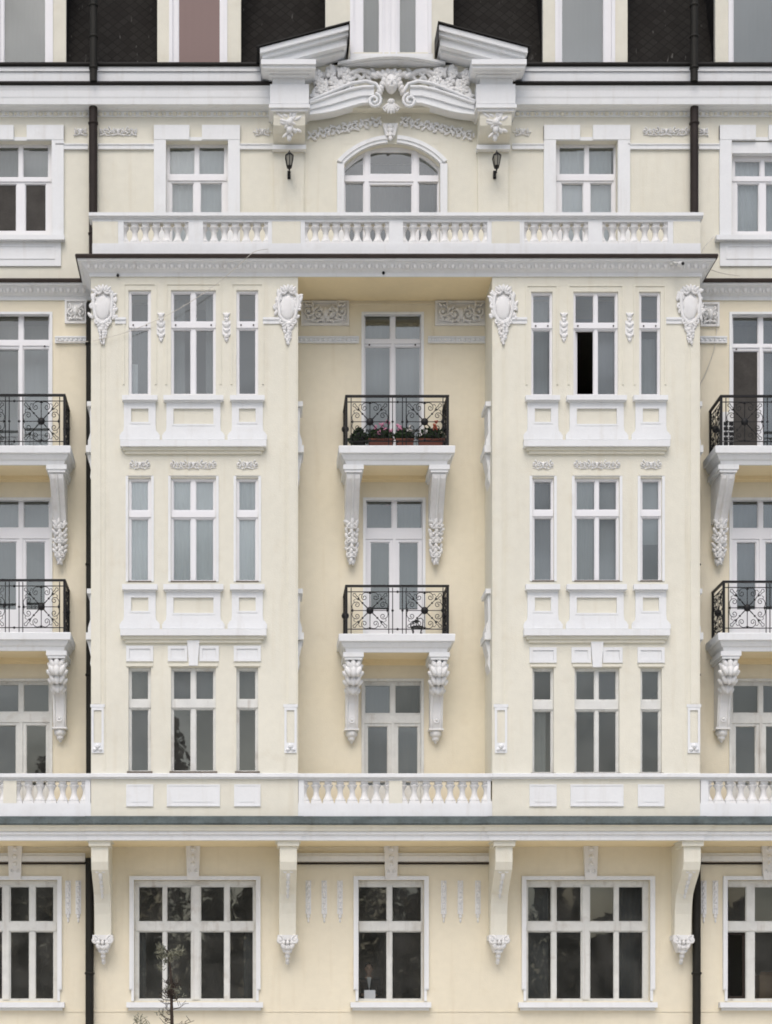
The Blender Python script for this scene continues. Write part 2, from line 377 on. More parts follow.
# ------------------------------------------------------------------ windows
def frame_mesh(b, outer, panes, yf, depth=.07, lip=.016):
    big = [(p[0] - lip, p[1] + lip, p[2] - lip, p[3] + lip) for p in panes]
    b.plate(outer, big, yf, yf + depth)
    for p, q in zip(panes, big): b.plate(q, [p], yf + .022, yf + depth - .012)
def curtain_mesh(b, rect, y, lam=.11, amp=.022, seed=0):
    rnd = random.Random(seed); x0, x1, z0, z1 = rect; n = max(8, int((x1 - x0) / .02)); V = []; F = []
    ph = rnd.uniform(0, 6)
    for j in range(3):
        z = z0 + (z1 - z0) * j / 2
        for i in range(n + 1):
            x = x0 + (x1 - x0) * i / n
            V.append((x, y + amp * sin(2 * pi * x / lam + ph + .5 * sin(5 * x)) * (.6 + .4 * sin(2.2 * x + ph)) , z))
    for j in range(2):
        for i in range(n): a = j * (n + 1) + i; F.append((a, a + 1, a + n + 2, a + n + 1))
    b.add(V, F, True)
trnd = random.Random(404)
def window(outer, panes, yf, fm=FRAME, gm=GLASS, bars=(), curtains=(), parent=None, sill=None, label=None, bm=None, skip_panes=()):
    """one window: its frame is the part; panes, curtain and sill are its sub-parts"""
    b = MB(); frame_mesh(b, outer, panes, yf)
    for i, r in enumerate(bars): b.boxr(r, yf - .022 - .002 * (i % 3), yf + .004)
    w = b.build('window', [fm], parent or BLD)
    if label: w['label'] = label
    g = MB()
    for i, p in enumerate(panes):
        if i in skip_panes: continue
        y = yf + .045; tx, tz = trnd.uniform(-.010, .010) * (p[1] - p[0]), trnd.uniform(-.012, .008) * (p[3] - p[2])
        g.add([(p[0] - .005, y - tx - tz, p[2] - .005), (p[1] + .005, y + tx - tz, p[2] - .005), (p[1] + .005, y + tx + tz, p[3] + .005), (p[0] - .005, y - tx + tz, p[3] + .005)], [(0, 1, 2, 3)])
    g.build('pane', gm, w, recalc=False)
    for i, (r, m, dy, lam) in enumerate(curtains):
        c = MB(); curtain_mesh(c, r, yf + dy, lam, .02, seed=int(r[0] * 100) + i); c.build('curtain', m, w, recalc=False)
    if sill: 
        s = MB(); sill(s); s.build('sill', WHITE, w)
    return w

def expand(r, a, bb=None, c=None, d=None):
    bb = a if bb is None else bb; c = a if c is None else c; d = a if d is None else d
    return (r[0] - a, r[1] + bb, r[2] - c, r[3] + d)

# --- oriels
def bay_windows(side):
    if side == 'L':
        cols = [((128.5, 151), [(131.5, 147.7)]), ((171, 215.8), [(173.8, 190.3), (196.3, 213.0)]), ((236.4, 258.2), [(239.4, 255.2)])]
        rows = [(290, 394.8, (293, 320), (329.5, 392.6)), (478, 581.5, (481, 509), (519, 579.3)), (667, 772.3, (670.3, 698), (709.3, 769.8))]
    else:
        cols = [((530.8, 552.2), [(533.4, 549.7)]), ((573.0, 617.8), [(575.7, 593.3), (598.2, 615)]), ((638.8, 660.2), [(641.6, 657.5)])]
        rows = [(291.6, 395.2, (294.6, 321.3), (330, 393)), (478, 581, (481, 508.5), (518, 579)), (667.5, 773.8, (670.6, 698.5), (711, 771.3))]
    return cols, rows

def relief_lobes(b, x0, x1, z0, z1, y, dep, seed, dens=1.0, mirror=True):
    """acanthus scrolls and leaves in low relief, mirrored about the middle"""
    rnd = random.Random(seed); cx = (x0 + x1) / 2; hw_ = (x1 - x0) / 2; h = z1 - z0; cz = (z0 + z1) / 2
    n = max(1, int(round(hw_ / (h * .62))))
    for s in (-1, 1):
        for k in range(n):
            u = (k + .55) / n; sg = 1 if k % 2 else -1
            c = (cx + s * u * hw_, y - dep * .35, cz + sg * h * .08)
            a0 = rnd.uniform(0, 6) if not mirror else (pi * .5 * sg)
            b.spiral(c, h * .34, 1.25, a0 if s > 0 else pi - a0, s * sg, h * .055, 5, .2)
            b.ell((c[0], c[1], c[2]), (h * .10, dep * .6, h * .10))
            m = int(7 * dens)
            for j in range(m):
                a = 2 * pi * j / m + .6 * k
                a = a if s > 0 else pi - a
                rr = h * (.36 + .10 * ((j * 7 + k * 3) % 3) / 2)
                p = (c[0] + rr * cos(a) * 1.05, y - dep * .15, c[2] + rr * sin(a) * .85)
                if abs(p[0] - cx) > hw_ or abs(p[2] - cz) > h * .52: continue
                b.ell(p, (h * .075, dep * .5, h * .15), rot=pi / 2 - a + .5 * sg * s)
    b.ell((cx, y - dep * .3, cz), (h * .16, dep * .75, h * .30)); 
    for s in (-1, 1): b.ell((cx + s * h * .2, y - dep * .2, cz + h * .18), (h * .08, dep * .6, h * .2), rot=s * .7)
    b.tube([(x0 + hw_ * .06, y - dep * .1, cz - h * .3), (cx - hw_ * .5, y - dep * .12, cz - h * .42), (cx, y - dep * .15, cz - h * .25), (cx + hw_ * .5, y - dep * .12, cz - h * .42), (x1 - hw_ * .06, y - dep * .1, cz - h * .3)], h * .05, 5)

def cartouche(b, cx, cz, w, h, y, seed=1):
    """stucco shield in a ragged scroll frame with a falling tail of leaves"""
    rnd = random.Random(seed); n0 = len(b.v)
    zc = cz + h * .13; rw, rh = w * .29, h * .22
    b.ell((cx - w * .02, y + .01, zc - .01), (rw, .075, rh), seg=14, rin=8)
    b.ell((cx, y + .03, zc + rh * .2), (rw * 1.28, .045, rh * 1.25), seg=12, rin=6); b.ell((cx, y + .03, zc - rh * .9), (rw * .8, .04, rh * .9), seg=10, rin=6)
    for s in (-1, 1):
        pts = [(cx + s * rw * q, y - .035, zc + rh * t) for q, t in ((.25, 1.25), (.75, 1.22), (1.12, .88), (1.20, .35), (1.08, -.2), (1.02, -.65), (.62, -1.12), (.2, -1.28))]
        pts = [(p[0] + rnd.uniform(-.012, .012), p[1], p[2] + rnd.uniform(-.012, .012)) for p in pts]
        b.tube(pts, .034, 6)
        b.spiral((cx + s * rw * .62, y - .05, zc + rh * 1.30), .085, 1.5, pi * .5, s, .026)
        b.spiral((cx + s * rw * 1.32, y - .03, zc + rh * .05), .070, 1.4, -pi * .3, -s, .024)
        b.spiral((cx + s * rw * .72, y - .04, zc - rh * 1.22), .075, 1.4, -pi / 2, -s, .024)
        for k in range(11): b.ell((cx + s * rw * rnd.uniform(.85, 1.6), y - .01, zc + rh * rnd.uniform(-.9, 1.3)), (.035, .04, rnd.uniform(.05, .09)), rot=s * rnd.uniform(-.4, 1.2))
    for k in range(5): b.ell((cx + (k - 2) * w * .10, y - .05, zc + rh * (1.5 - .06 * abs(k - 2))), (.032, .05, .075), rot=(k - 2) * .35)
    z = zc - rh * 1.35
    for k in range(8):
        q = 1 - k / 10.0
        b.ell((cx + rnd.uniform(-.02, .02), y - .035, z), (.045 * q + .012, .05 * q + .01, .045), rot=rnd.uniform(-.4, .4))
        for s in (-1, 1): b.ell((cx + s * (.075 * q + rnd.uniform(-.01, .015)), y - .01, z + rnd.uniform(-.02, .02)), (.035 * q + .008, .04, .05 * q + .01), rot=s * rnd.uniform(.2, 1.1))
        z -= h * .048
    b.v[n0:] = [(p[0], y + (p[1] - y) * .62, p[2]) for p in b.v[n0:]]

ORIELS = []
def oriel(side):
    x0, x1 = (XL0, XL1) if side == 'L' else (XR0, XR1)
    cols, rows = bay_windows(side)
    yf = -DB; hl = []; wins = []
    for ri, (t, bt, up_, lo_) in enumerate(rows):
        for ci, (ox, ps) in enumerate(cols):
            dx = 0 if side == 'L' else (.4, 1.6, 1.6)[ri]; ox = (ox[0] + dx, ox[1] + dx); ps = [(a + dx, c + dx) for a, c in ps]
            o = R(ox[0], ox[1], t, bt, DB); hl.append(o)
            wins.append((ri, ci, o, [R(a, c, up_[0], up_[1], DB) for a, c in ps] + [R(a, c, lo_[0], lo_[1], DB) for a, c in ps], ox, (t, bt, up_, lo_)))
    b = MB(); b.plate((x0, x1, 5.96, ZC0), hl, yf, yf + .25)
    b.box(x0, x0 + .25, yf + .2505, -.001, 5.96, ZC0); b.box(x1 - .25, x1, yf + .2505, -.001, 5.96, ZC0)
    # shallow raised corner strips and the plaster rings round the top windows
    zt, zb = PZ(292, DB), PZ(704, DB)
    for s, xa in ((1, x0), (-1, x1)):
        e = xa + s * .19
        b.box(min(xa + s * .035, e), max(xa + s * .035, e), yf - .016, yf + .002, zb, zt)
        e0, e1 = xa + s * .245, xa + s * .275
        b.box(min(e0, e1), max(e0, e1), yf - .012, yf + .002, PZ(770, DB), zt)
    for ri, ci, o, p, ox, rr in wins:
        if ri == 0:
            b.plate(expand(o, .11, .11, -.2, .14), [expand(o, .075, .075, .1, .10)], yf - .016, yf + .002)
        if ri == 1: b.box(o[0] - .04, o[1] + .04, yf - .025, yf + .002, o[3] + .04, o[3] + .09)
        if ri == 2: b.box(o[0] - .04, o[1] + .04, yf - .028, yf + .002, o[3] + .012, o[3] + .06)
    orl = b.build('oriel', [CREAM], BLD)
    if side == 'L': orl['label'] = 'oriel with every casement shut'
    else: orl['label'] = 'oriel with one dark open casement at the top'
    # windows
    rnd = random.Random(5 if side == 'L' else 9)
    for ri, ci, o, p, ox, rr in wins:
        n = len(p) // 2; t, bt, u, l = rr
        bars = []
        zt0, zt1 = PZ(l[0] - 2.2, DB), PZ(u[1] + 2.0, DB)
        bars.append((o[0] + .004, o[1] - .004, zt0, zt1))
        cur = []
        full = (o[0] + .04, o[1] - .04, o[2] + .05, o[3] - .05)
        if ri == 1:
            if side == 'L': cur.append((full, SHEER, .085, .10))
            elif ci == 0: cur.append((full, GREYCUR, .17, .13))
            elif ci == 1: cur += [((full[0], full[0] + .36, full[2], full[3]), CURTAIN, .17, .11), ((full[1] - .3, full[1], full[2], full[3]), CURTAIN, .2, .13)]
            else: cur.append(((full[0], full[1], full[2] + .7, full[3]), CURTAIN, .14, .5))
        elif ri == 0:
            if ci == 2 and side == 'R': cur.append(((full[0], full[1], full[2], PZ(334, DB)), CURTAIN, .22, .12))
            elif side == 'L' and ci == 0: cur += [(full, GREYCUR, .5, .16), ((full[0], full[0] + .13, full[2], full[2] + .62), SHEER, .16, .08)]
            elif side == 'L' and ci == 2: pass
            elif side == 'R' and ci == 0: cur.append((full, CURTAIN, .32, .12))
            elif side == 'L': cur += [((full[0], full[0] + .22, full[2], full[3]), CURTAIN, .3, .1), ((full[1] - .16, full[1], full[2], full[3]), CURTAIN, .3, .1)]
            else: cur += [((p[1][0], full[1], full[2], full[3]), GREYCUR, .3, .16), ((full[0], full[0] + .10, full[2], full[3] - .5), GREYCUR, .34, .07)]
        else:
            if side == 'R' and ci == 0: cur.append(((full[0], full[0] + .25, full[2], PZ(705, DB)), CURTAIN, .14, .16))
            if side == 'L': cur.append(((full[0], full[1], PZ(706, DB), full[3]), GREYCUR, .2, .2))
        fm = OLDFRAME if ri == 2 else FRAME
        skip = ()
        if side == 'R' and ri == 0 and ci == 1: skip = (2,)
        lab = None
        yw = yf + (.045 if ri < 2 else .075)
        w = window(o, p, yw, fm, OLDGLASS if ri == 2 else GLASS, bars, cur, skip_panes=skip)
        if skip:
            w['label'] = 'window with one casement open on a dark room'
            # the open leaf, swung into the room
            q = p[2]; lf = MB(); wd = q[1] - q[0]
            lf.box(q[0] + .01, q[0] + .045, yw + .09, yw + .09 + wd, q[2], q[3])
            lf.build('open_leaf', FRAME, w)
        # small trim on the wall
        tr = MB()
        if ri == 2:
            # peeled wooden sill and lower rails
            tr.box(o[0] - .03, o[1] + .03, yf - .03, yw - .001, o[2] - .025, o[2] + .016)
            tr.build('sill', ROTTEN, w)
        elif ri == 1:
            tr.box(o[0] - .01, o[1] + .01, yf - .012, yw - .001, o[2] - .012, o[2] + .012); tr.build('sill', ROTTEN, w)
        if ri == 0:                         # small dark bosses on the transom
            d = MB()
            for xx in (o[0] + .09, o[1] - .09) : d.ell((xx, yw - .03, (zt0 + zt1) / 2), (.016, .015, .016))
            d.build('boss', BROWN, w)
        if ri == 1:
            m = MB(); m.box(o[0] - .055, o[0] - .004, yf - .02, yf + .001, o[2], o[3] + .03); m.box(o[1] + .004, o[1] + .055, yf - .02, yf + .001, o[2], o[3] + .03)
            m.box(o[0] - .055, o[1] + .055, yf - .021, yf + .001, o[3] + .031, o[3] + .038); m.build('surround', WHITE, w)
    if side == 'R': cols = [((ox[0] + 1.4, ox[1] + 1.4), ps) for ox, ps in cols]
    # aprons under rows 1 and 2 (flared white panels, sills, ledge)
    for (ys, ye) in ((395.3, 400), (584.3, 589.5)):
        dy = ys - 395.3
        for ci, (ox, ps) in enumerate(cols):
            ex = 6.4 if ci != 1 else 7.6
            a, c = ox[0] - ex, ox[1] + ex
            s = MB(); r = R(a, c, ys, ye, DB + .1); s.boxr(r, -DB - .12, -DB + .001)
            r2 = R(a + 1.5, c - 1.5, ye, ye + 1.8, DB + .06); s.boxr((r2[0], r2[1], r2[2], r2[3] - .002), -DB - .07, -DB + .001)
            s.build('sill', WHITE, orl)
            p = MB(); d = DB + .032
            A, C = ox[0] - 4.6, ox[1] + 4.6; z = lambda q: PZ(q + dy, d)
            outer = (PX(A, d), PX(C, d), z(426.5), z(401.5)); inner = (PX(A + 7.2, d), PX(C - 7.2, d), z(422), z(408.5))
            if ci == 1: inner = (PX(A + 7, d), PX(C - 7, d), z(424), z(408.5))
            p.plate(outer, [inner], -d, -DB + .001)
            rim = expand(inner, .035); p.plate(rim, [inner], -d - .008, -d + .002)
            xa, xb, xa2, xb2 = PX(A, d), PX(C, d), PX(A - 3.2, d), PX(C + 3.2, d)
            za, zb_, zc_ = outer[2] - .002, z(433.5), z(440)
            p.prism_xz([(xa, za), (xa - .01, zb_ + .05), (xa2, zb_), (xa2, zc_), (xb2, zc_), (xb2, zb_), (xb + .01, zb_ + .05), (xb, za)], -d - .012, -DB + .001)
            p.prism_xz([(xa2 - .02, zb_ - .03), (xa2 - .02, zc_), (xb2 + .02, zc_), (xb2 + .02, zb_ - .03)], -d - .03, -d - .0125)
            p.build('apron_panel', WHITE, orl)
        s = MB(); A, C = cols[0][0][0] - 8.2, cols[2][0][1] + 8.2
        s.boxr(R(A, C, 440.3 + dy, 446.5 + dy, DB + .12), -DB - .15, -DB + .001)
        s.mi = 1
        s.boxr(R(A + 2.5, C - 2.5, 446.6 + dy, 450 + dy, DB + .08), -DB - .09, -DB + .001); s.boxr(R(A + 5, C - 5, 450.1 + dy, 453.5 + dy, DB + .05), -DB - .05, -DB + .001)
        s.build('ledge', [WHITE, CREAM], orl)
        # the same sill and ledge on the oriel's flanks
        for s_, xa in ((-1, x0), (1, x1)):
            f = MB(); y0_, y1_ = -.88, -.22
            for (q0, q1, o_) in ((395.3, 400, .10), (439.5, 446.5, .12)):
                f.box(xa, xa + s_ * o_, y0_, y1_, PZ(q1 + dy, 1.2), PZ(q0 + dy, 1.2))
            f.prism_xz([(xa, PZ(400 + dy, 1.2)), (xa + s_ * .05, PZ(401 + dy, 1.2)), (xa + s_ * .04, PZ(426 + dy, 1.2)), (xa + s_ * .085, PZ(434 + dy, 1.2)), (xa + s_ * .085, PZ(439 + dy, 1.2)), (xa, PZ(439 + dy, 1.2))], y0_ + .06, y1_ - .06)
            f.prism_xz([(xa, PZ(447 + dy, 1.2)), (xa + s_ * .10, PZ(447 + dy, 1.2)), (xa + s_ * .06, PZ(456 + dy, 1.2)), (xa + s_ * .03, PZ(463 + dy, 1.2)), (xa + s_ * .045, PZ(470 + dy, 1.2)), (xa, PZ(478 + dy, 1.2))], y0_ + .1, y1_ - .1)
            f.build('flank_apron', WHITE, orl)
    # reliefs over row 2, panels over row 3, panels of the parapet
    for ci, (ox, ps) in enumerate(cols):
        c0 = (ox[0] + ox[1]) / 2; hwid = (11, 24, 11)[ci]
        rl = MB(); r = R(c0 - hwid, c0 + hwid, 460, 469.5, DB); relief_lobes(rl, *r, -DB, .05, 11 + ci, .8)
        rl.build('relief', STUCCO, orl)
        ww = (13.5, 25.5, 13.5)[ci]; off = 1.5 if side == 'R' else 0
        rr = R(c0 - ww, c0 + ww, 646 + off, 661.5 + off, DB); p = MB()
        if ci == 1:
            k = .115
            for s_ in (-1, 1):
                xa, xb = (rr[0], (rr[0] + rr[1]) / 2 - k) if s_ < 0 else ((rr[0] + rr[1]) / 2 + k, rr[1])
                p.plate((xa, xb, rr[2], rr[3]), [(xa + .06, xb - .06, rr[2] + .06, rr[3] - .06)], -DB - .03, -DB + .001)
                p.box(xa + .063, xb - .063, -DB - .012, -DB + .001, rr[2] + .063, rr[3] - .063)
            cm = (rr[0] + rr[1]) / 2
            p.prism_xz([(cm - .12, rr[3] + .10), (cm + .12, rr[3] + .10), (cm + .085, rr[2] - .09), (cm - .085, rr[2] - .09)], -DB - .06, -DB + .001)
        else:
            p.plate(rr, [expand(rr, -.06)], -DB - .03, -DB + .001); p.boxr(expand(rr, -.063), -DB - .012, -DB + .001)
        p.build('panel', WHITE, orl)
        q = MB(); rq = R(c0 - (13.5, 26.5, 13.2)[ci], c0 + (13.5, 26.5, 13.2)[ci], 784.5, 806.5, DB)
        q.boxr(rq, -DB - .02, -DB + .001); q.plate(rq, [expand(rq, -.03)], -DB - .028, -DB - .019)
        q.boxr((rq[0] + .11, rq[1] - .11, rq[2] + .085, rq[2] + .10), -DB - .027, -DB - .019)
        q.build('parapet_panel', WHITE, orl)
    # corner cartouches, drops between the top windows, corner panels below
    for cxp in ((103, 288) if side == 'L' else (503, 690)):
        c = MB(); cartouche(c, PX(cxp, DB), PZ(315, DB), .54, 1.10, -DB - .02, seed=int(cxp)); c.build('cartouche', STUCCO, orl)
    for cxp in ((161, 226.5) if side == 'L' else (563.8, 629.5)):
        c = MB(); X, Z = PX(cxp, DB), PZ(329, DB)
        for k, (dz, ww, hh) in enumerate(((.26, .05, .06), (.17, .035, .05), (.07, .06, .055), (-.04, .045, .05), (-.14, .055, .05), (-.22, .03, .04))):
            c.ell((X, -DB - .012, Z + dz), (ww, .04, hh))
            for s_ in (-1, 1): c.ell((X + s_ * ww * .9, -DB - .016, Z + dz + .02), (ww * .45, .03, hh * .7), rot=s_ * .6)
        c.box(X - .085, X + .085, -DB - .014, -DB + .001, Z - .10, Z + .16)
        c.v = [(p[0], -DB + (p[1] + DB) * .75, p[2]) for p in c.v]
        c.build('drop_ornament', STUCCO, orl)
    bandx = ((263, 281), (115, 126)) if side == 'L' else ((506, 527), (666, 684))
    bd = MB()
    for (a, c) in bandx:
        r = R(a, c, 318, 324, DB); bd.boxr(r, -DB - .022, -DB + .001); bd.boxr((r[0], r[1], r[3] - .045, r[3]), -DB - .04, -DB - .0215)
    bd.build('band', WHITE, orl)
    for cxp in ((97.6, 290.5) if side == 'L' else (501, 694)):
        c = MB(); r = R(cxp - 6.2, cxp + 6.2, 704.5, 753, DB + .02); c.plate(r, [expand(r, -.045, -.045, -.2, -.11)], -DB - .021, -DB - .0165)
        c.boxr((r[0] - .02, r[1] + .02, r[3] - .05, r[3] + .005), -DB - .026, -DB + .001)
        X = (r[0] + r[1]) / 2
        c.ell((X, -DB - .03, r[2] + .13), (.055, .05, .055))
        for s_ in (-1, 1): c.ell((X + s_ * .05, -DB - .02, r[2] + .07), (.05, .04, .035), rot=s_ * .4)
        c.build('corner_panel', WHITE, orl)
    return orl
oriel('L'); oriel('R')

# --- door windows of wings and centre
def door_window(cx0, lv, h):
    t, bt = LV[lv]; yw = .10; cx = cx0
    ut = [(315.5, 340), (501.5, 527.5), (685, 711.5)][lv] if cx0 != 392.6 else [(313, 339), (501.5, 528), (685.7, 713)][lv]
    lt = [350, 542.5, 726][lv] if cx0 != 392.6 else [348, 543, 727][lv]
    if cx0 == 760.3: ut = [(317.5, 344), (501.5, 528), (686, 712.6)][lv]; lt = [352, 543, 727][lv]
    if cx0 == 392.6 and lv == 1: cx = 394.2
    fl = PZ(bt); g = (2.9, 27.3)
    l = (3.0, 27.0) if lv == 0 else (5.2, 23.4)
    if lv == 2: l = (5.6, 24.6)
    pn = []; Q = -(yw + .03)
    for s in (-1, 1):
        pn.append((*sorted((PX(cx + s * g[0], Q), PX(cx + s * g[1], Q))), PZ(ut[1], Q), PZ(ut[0], Q)))
    for s in (-1, 1):
        pn.append((*sorted((PX(cx + s * l[0], Q), PX(cx + s * l[1], Q))), fl + (.18 if lv == 0 else .75), PZ(lt, Q)))
    tt = t + (.0 if cx != 760.3 else 1.5)
    outer = (h[0] - .01, h[1] + .01, fl + .02, h[3] + .01)
    bars = [(h[0] + .004, h[1] - .004, PZ(lt - 3.4, Q), PZ(ut[1] + 2.6, Q)), (PX(cx - 1.5, Q), PX(cx + 1.5, Q), fl + .1, PZ(lt - 4, Q))]
    full = (h[0] + .05, h[1] - .05, fl + .05, h[3] - .05)
    cur = []
    if lv == 0: cur = [(full, GREYCUR if cx0 == 760.3 else CURTAIN, .42 if cx0 != 392.6 else .3, .15)]
    elif lv == 1: cur = [(full, GREYCUR, .25, .13)]
    elif cx0 == 392.6: cur = [(full, GREYCUR, .5, .17)]
    w = window(outer, pn, yw, OLDFRAME if lv == 2 else FRAME, OLDGLASS if lv == 2 else GLASS, bars, cur)
    if cx0 == 760.3 and lv == 0:
        f = MB(); f.boxr(expand(pn[2], -.006), yw + .024, yw + .034); f.build('dark_sheet', SCREEN, w)
    s = MB(); wd = .12
    s.plate((h[0] - .004, h[1] + .004, fl, h[3] + .004), [(h[0] + .05, h[1] - .05, fl - 1, h[3] - .04)], -.03, yw - .001)
    s.build('surround', OLDFRAME if lv == 2 else WHITE, w)
    if lv == 1 and cx0 == 392.6:
        r = MB(); r.ell((PX(385), .45, PZ(514)), (.16, .03, .36), rot=.3); r.build('hanging_cloth', REDCLOTH, w)
    if lv == 0: 
        d = MB()
        for xx in (PX(cx - 23), PX(cx + 23)): d.ell((xx, yw - .035, PZ((ut[1] + lt) / 2)), (.018, .015, .018))
        d.build('boss', BROWN, w)
for cx, lv, h in DOORS: door_window(cx, lv, h)

# --- attic storey windows
def attic_window(a, c, i):
    hr = R(a, c, 141, 236 if i in (0, 3) else 255); cx = (a + c) / 2; yw = .14; ll = 4.0 if i else 5; pn = []; Q = -.17
    up_, lo_ = ((147.8, 177.3), (185.3, 231)) if i == 0 else ((147.8, 174.3), (184.3, 250.5))
    if i == 3: up_, lo_ = (162, 176.5), (185, 231.5)
    for s in (-1, 1): pn.append((*sorted((PX(cx + s * 2.6, Q), PX(cx + s * 27, Q))), PZ(up_[1], Q), PZ(up_[0], Q)))
    for s in (-1, 1): pn.append((*sorted((PX(cx + s * ll, Q), PX(cx + s * 24.6, Q))), PZ(lo_[1], Q), PZ(lo_[0], Q)))
    bars = [(hr[0] + .03, hr[1] - .03, PZ(lo_[0] - 2.6, Q), PZ(up_[1] + 2.2, Q))]
    full = (hr[0] + .06, hr[1] - .06, hr[2] + .06, hr[3] - .06)
    cur = [(full, SHEER, .15, .11)] if i != 0 else [((full[0], full[1], PZ(181), full[3]), CURTAIN, .2, .12)]
    w = window(expand(hr, .01), pn, yw, FRAME, GLASS, bars, cur)
    if i == 0:
        for q in pn[2:]:
            f = MB(); f.boxr(expand(q, -.006), yw + .024, yw + .034); f.build('dark_sheet', SCREEN, w)
    s = MB(); y = -.06
    L, Rr = PX(cx - 43), PX(cx + 43); e = PX(cx - 31), PX(cx + 31); zb = hr[2]; zt = PZ(126.5); zm = hr[3]
    k0, k1 = PX(cx - 7), PX(cx + 6)
    if i == 1: k0, k1 = PX(cx - 7.5), PX(cx + 5)
    s.box(L, e[0], y, .001, zb, zt - .002); s.box(e[1], Rr, y, .001, zb, zt - .002)
    s.box(L + .0, k0, y - .006, .001, zm + .0, zt); s.box(k1, Rr, y - .006, .001, zm, zt)
    s.box(e[0] + .001, e[1] - .001, -.02, .001, zm + .0005, zm + .07)
    s.build('surround', WHITE, w)
    if i in (0, 3):
        q = MB(); q.boxr(R(cx - 46, cx + 43.5, 235.6, 240.3, .1), -.14, .001); q.boxr(R(cx - 42, cx + 40, 240.5, 266, .03), -.035, .001)
        r = R(cx - 36, cx + 34, 245, 259, .04); q.plate(r, [expand(r, -.03)], -.046, -.034)
        q.build('sill', WHITE, w)
    if i == 3:
        q = MB(); q.boxr(R(cx - 30, cx + 30, 142, 153), .0, .13); q.build('shutter_box', WHITE, w)
for i, (a, c) in enumerate(ATT_W): attic_window(a, c, i)

# --- arched attic window
b = MB(); yw = .12
Q = -.15
cols = [(345.5, 363), (370.3, 411.3), (419, 437)]
pn = []
for k, (a, c) in enumerate(cols): pn.append(R(a, c, 183.5 if k != 1 else 186, 250, Q))
pn.append(R(370.3, 411.3, 152.8, 174.5, Q))
outer = (ARCH[0] - .01, ARCH[1] + .01, ARCH[2], PZ(176, Q)); 
big = [expand(p, .016) for p in pn[:3]]
b.plate(outer, big, yw, yw + .07)
for p, q in zip(pn[:3], big): b.plate(q, [p], yw + .022, yw + .058)
# arched upper lights: centre light rectangular, side lights closed by the curve
b.plate((PX(363, Q), PX(419, Q), PZ(175.9, Q), PZ(147, Q)), [pn[3]], yw + .001, yw + .07)
for s in (-1, 1): b.box(acx + s * (hw + .01), acx + s * (hw - .03), yw + .002, yw + .07, PZ(175.9, Q), azs - .02)
ap = arch_pts(RAD + .005, -hw, hw, 20); ip = arch_pts(RAD - .06, -hw, hw, 20)
for i in range(20): b.prism_xz([ip[i], ip[i + 1], ap[i + 1], ap[i]], yw + .003, yw + .068)
b.boxr((ARCH[0] + .02, ARCH[1] - .02, PZ(182.6, Q), PZ(177, Q)), yw - .02, yw + .004)
for xx in (366.6, 415.2): b.boxr((PX(xx - 2, Q), PX(xx + 2, Q), ARCH[2], PZ(148, Q)), yw - .024, yw + .0035)
w = b.build('window', FRAME, BLD); w['label'] = 'wide arched window'
g = MB(); y = yw + .045
for p in pn: g.add([(p[0], y, p[2]), (p[1], y, p[2]), (p[1], y, p[3]), (p[0], y, p[3])], [(0, 1, 2, 3)])
for s, xa, xb in ((-1, -hw + .01, PX(363, Q) - acx), (1, PX(419, Q) - acx, hw - .01)):
    q = arch_pts(RAD - .02, xa, xb, 6); g.add([(q[0][0], y, PZ(176, Q))] + [(x, y, z) for x, z in q] + [(q[-1][0], y, PZ(176, Q))], [tuple(range(len(q) + 2))])
g.build('pane', GLASS, w, recalc=False)
c = MB(); curtain_mesh(c, (ARCH[0] + .05, ARCH[1] - .05, ARCH[2] + .05, PZ(152)), .5, .14, .02, 3); c.build('curtain', GREYCUR, w, recalc=False)
s = MB(); o_, i_ = arch_pts(RAD + .14, -hw - .0, hw + .0, 24), arch_pts(RAD + .002, -hw, hw, 24)
ro = RAD + .14; xo = hw + .14
o_ = [(acx + ro * sin(t), acz + ro * cos(t)) for t in [(-1 + 2 * i / 24) * math.asin(xo / ro) for i in range(25)]]
i_ = [(acx + (RAD + .002) * sin(t), acz + (RAD + .002) * cos(t)) for t in [(-1 + 2 * i / 24) * math.asin(min(1, hw / RAD)) for i in range(25)]]
for i in range(24):
    if i in (11, 12): continue
    s.prism_xz([i_[i], i_[i + 1], o_[i + 1], o_[i]], -.07, .001)
    m0, m1 = [(o_[k][0] * .45 + i_[k][0] * .55, o_[k][1] * .45 + i_[k][1] * .55) for k in (i, i + 1)]
    s.prism_xz([m0, m1, o_[i + 1], o_[i]], -.09, -.069)
for sg in (-1, 1): s.box(acx + sg * hw, acx + sg * xo, -.07, .001, ARCH[2], azs - .0); 
s.build('surround', WHITE, w)

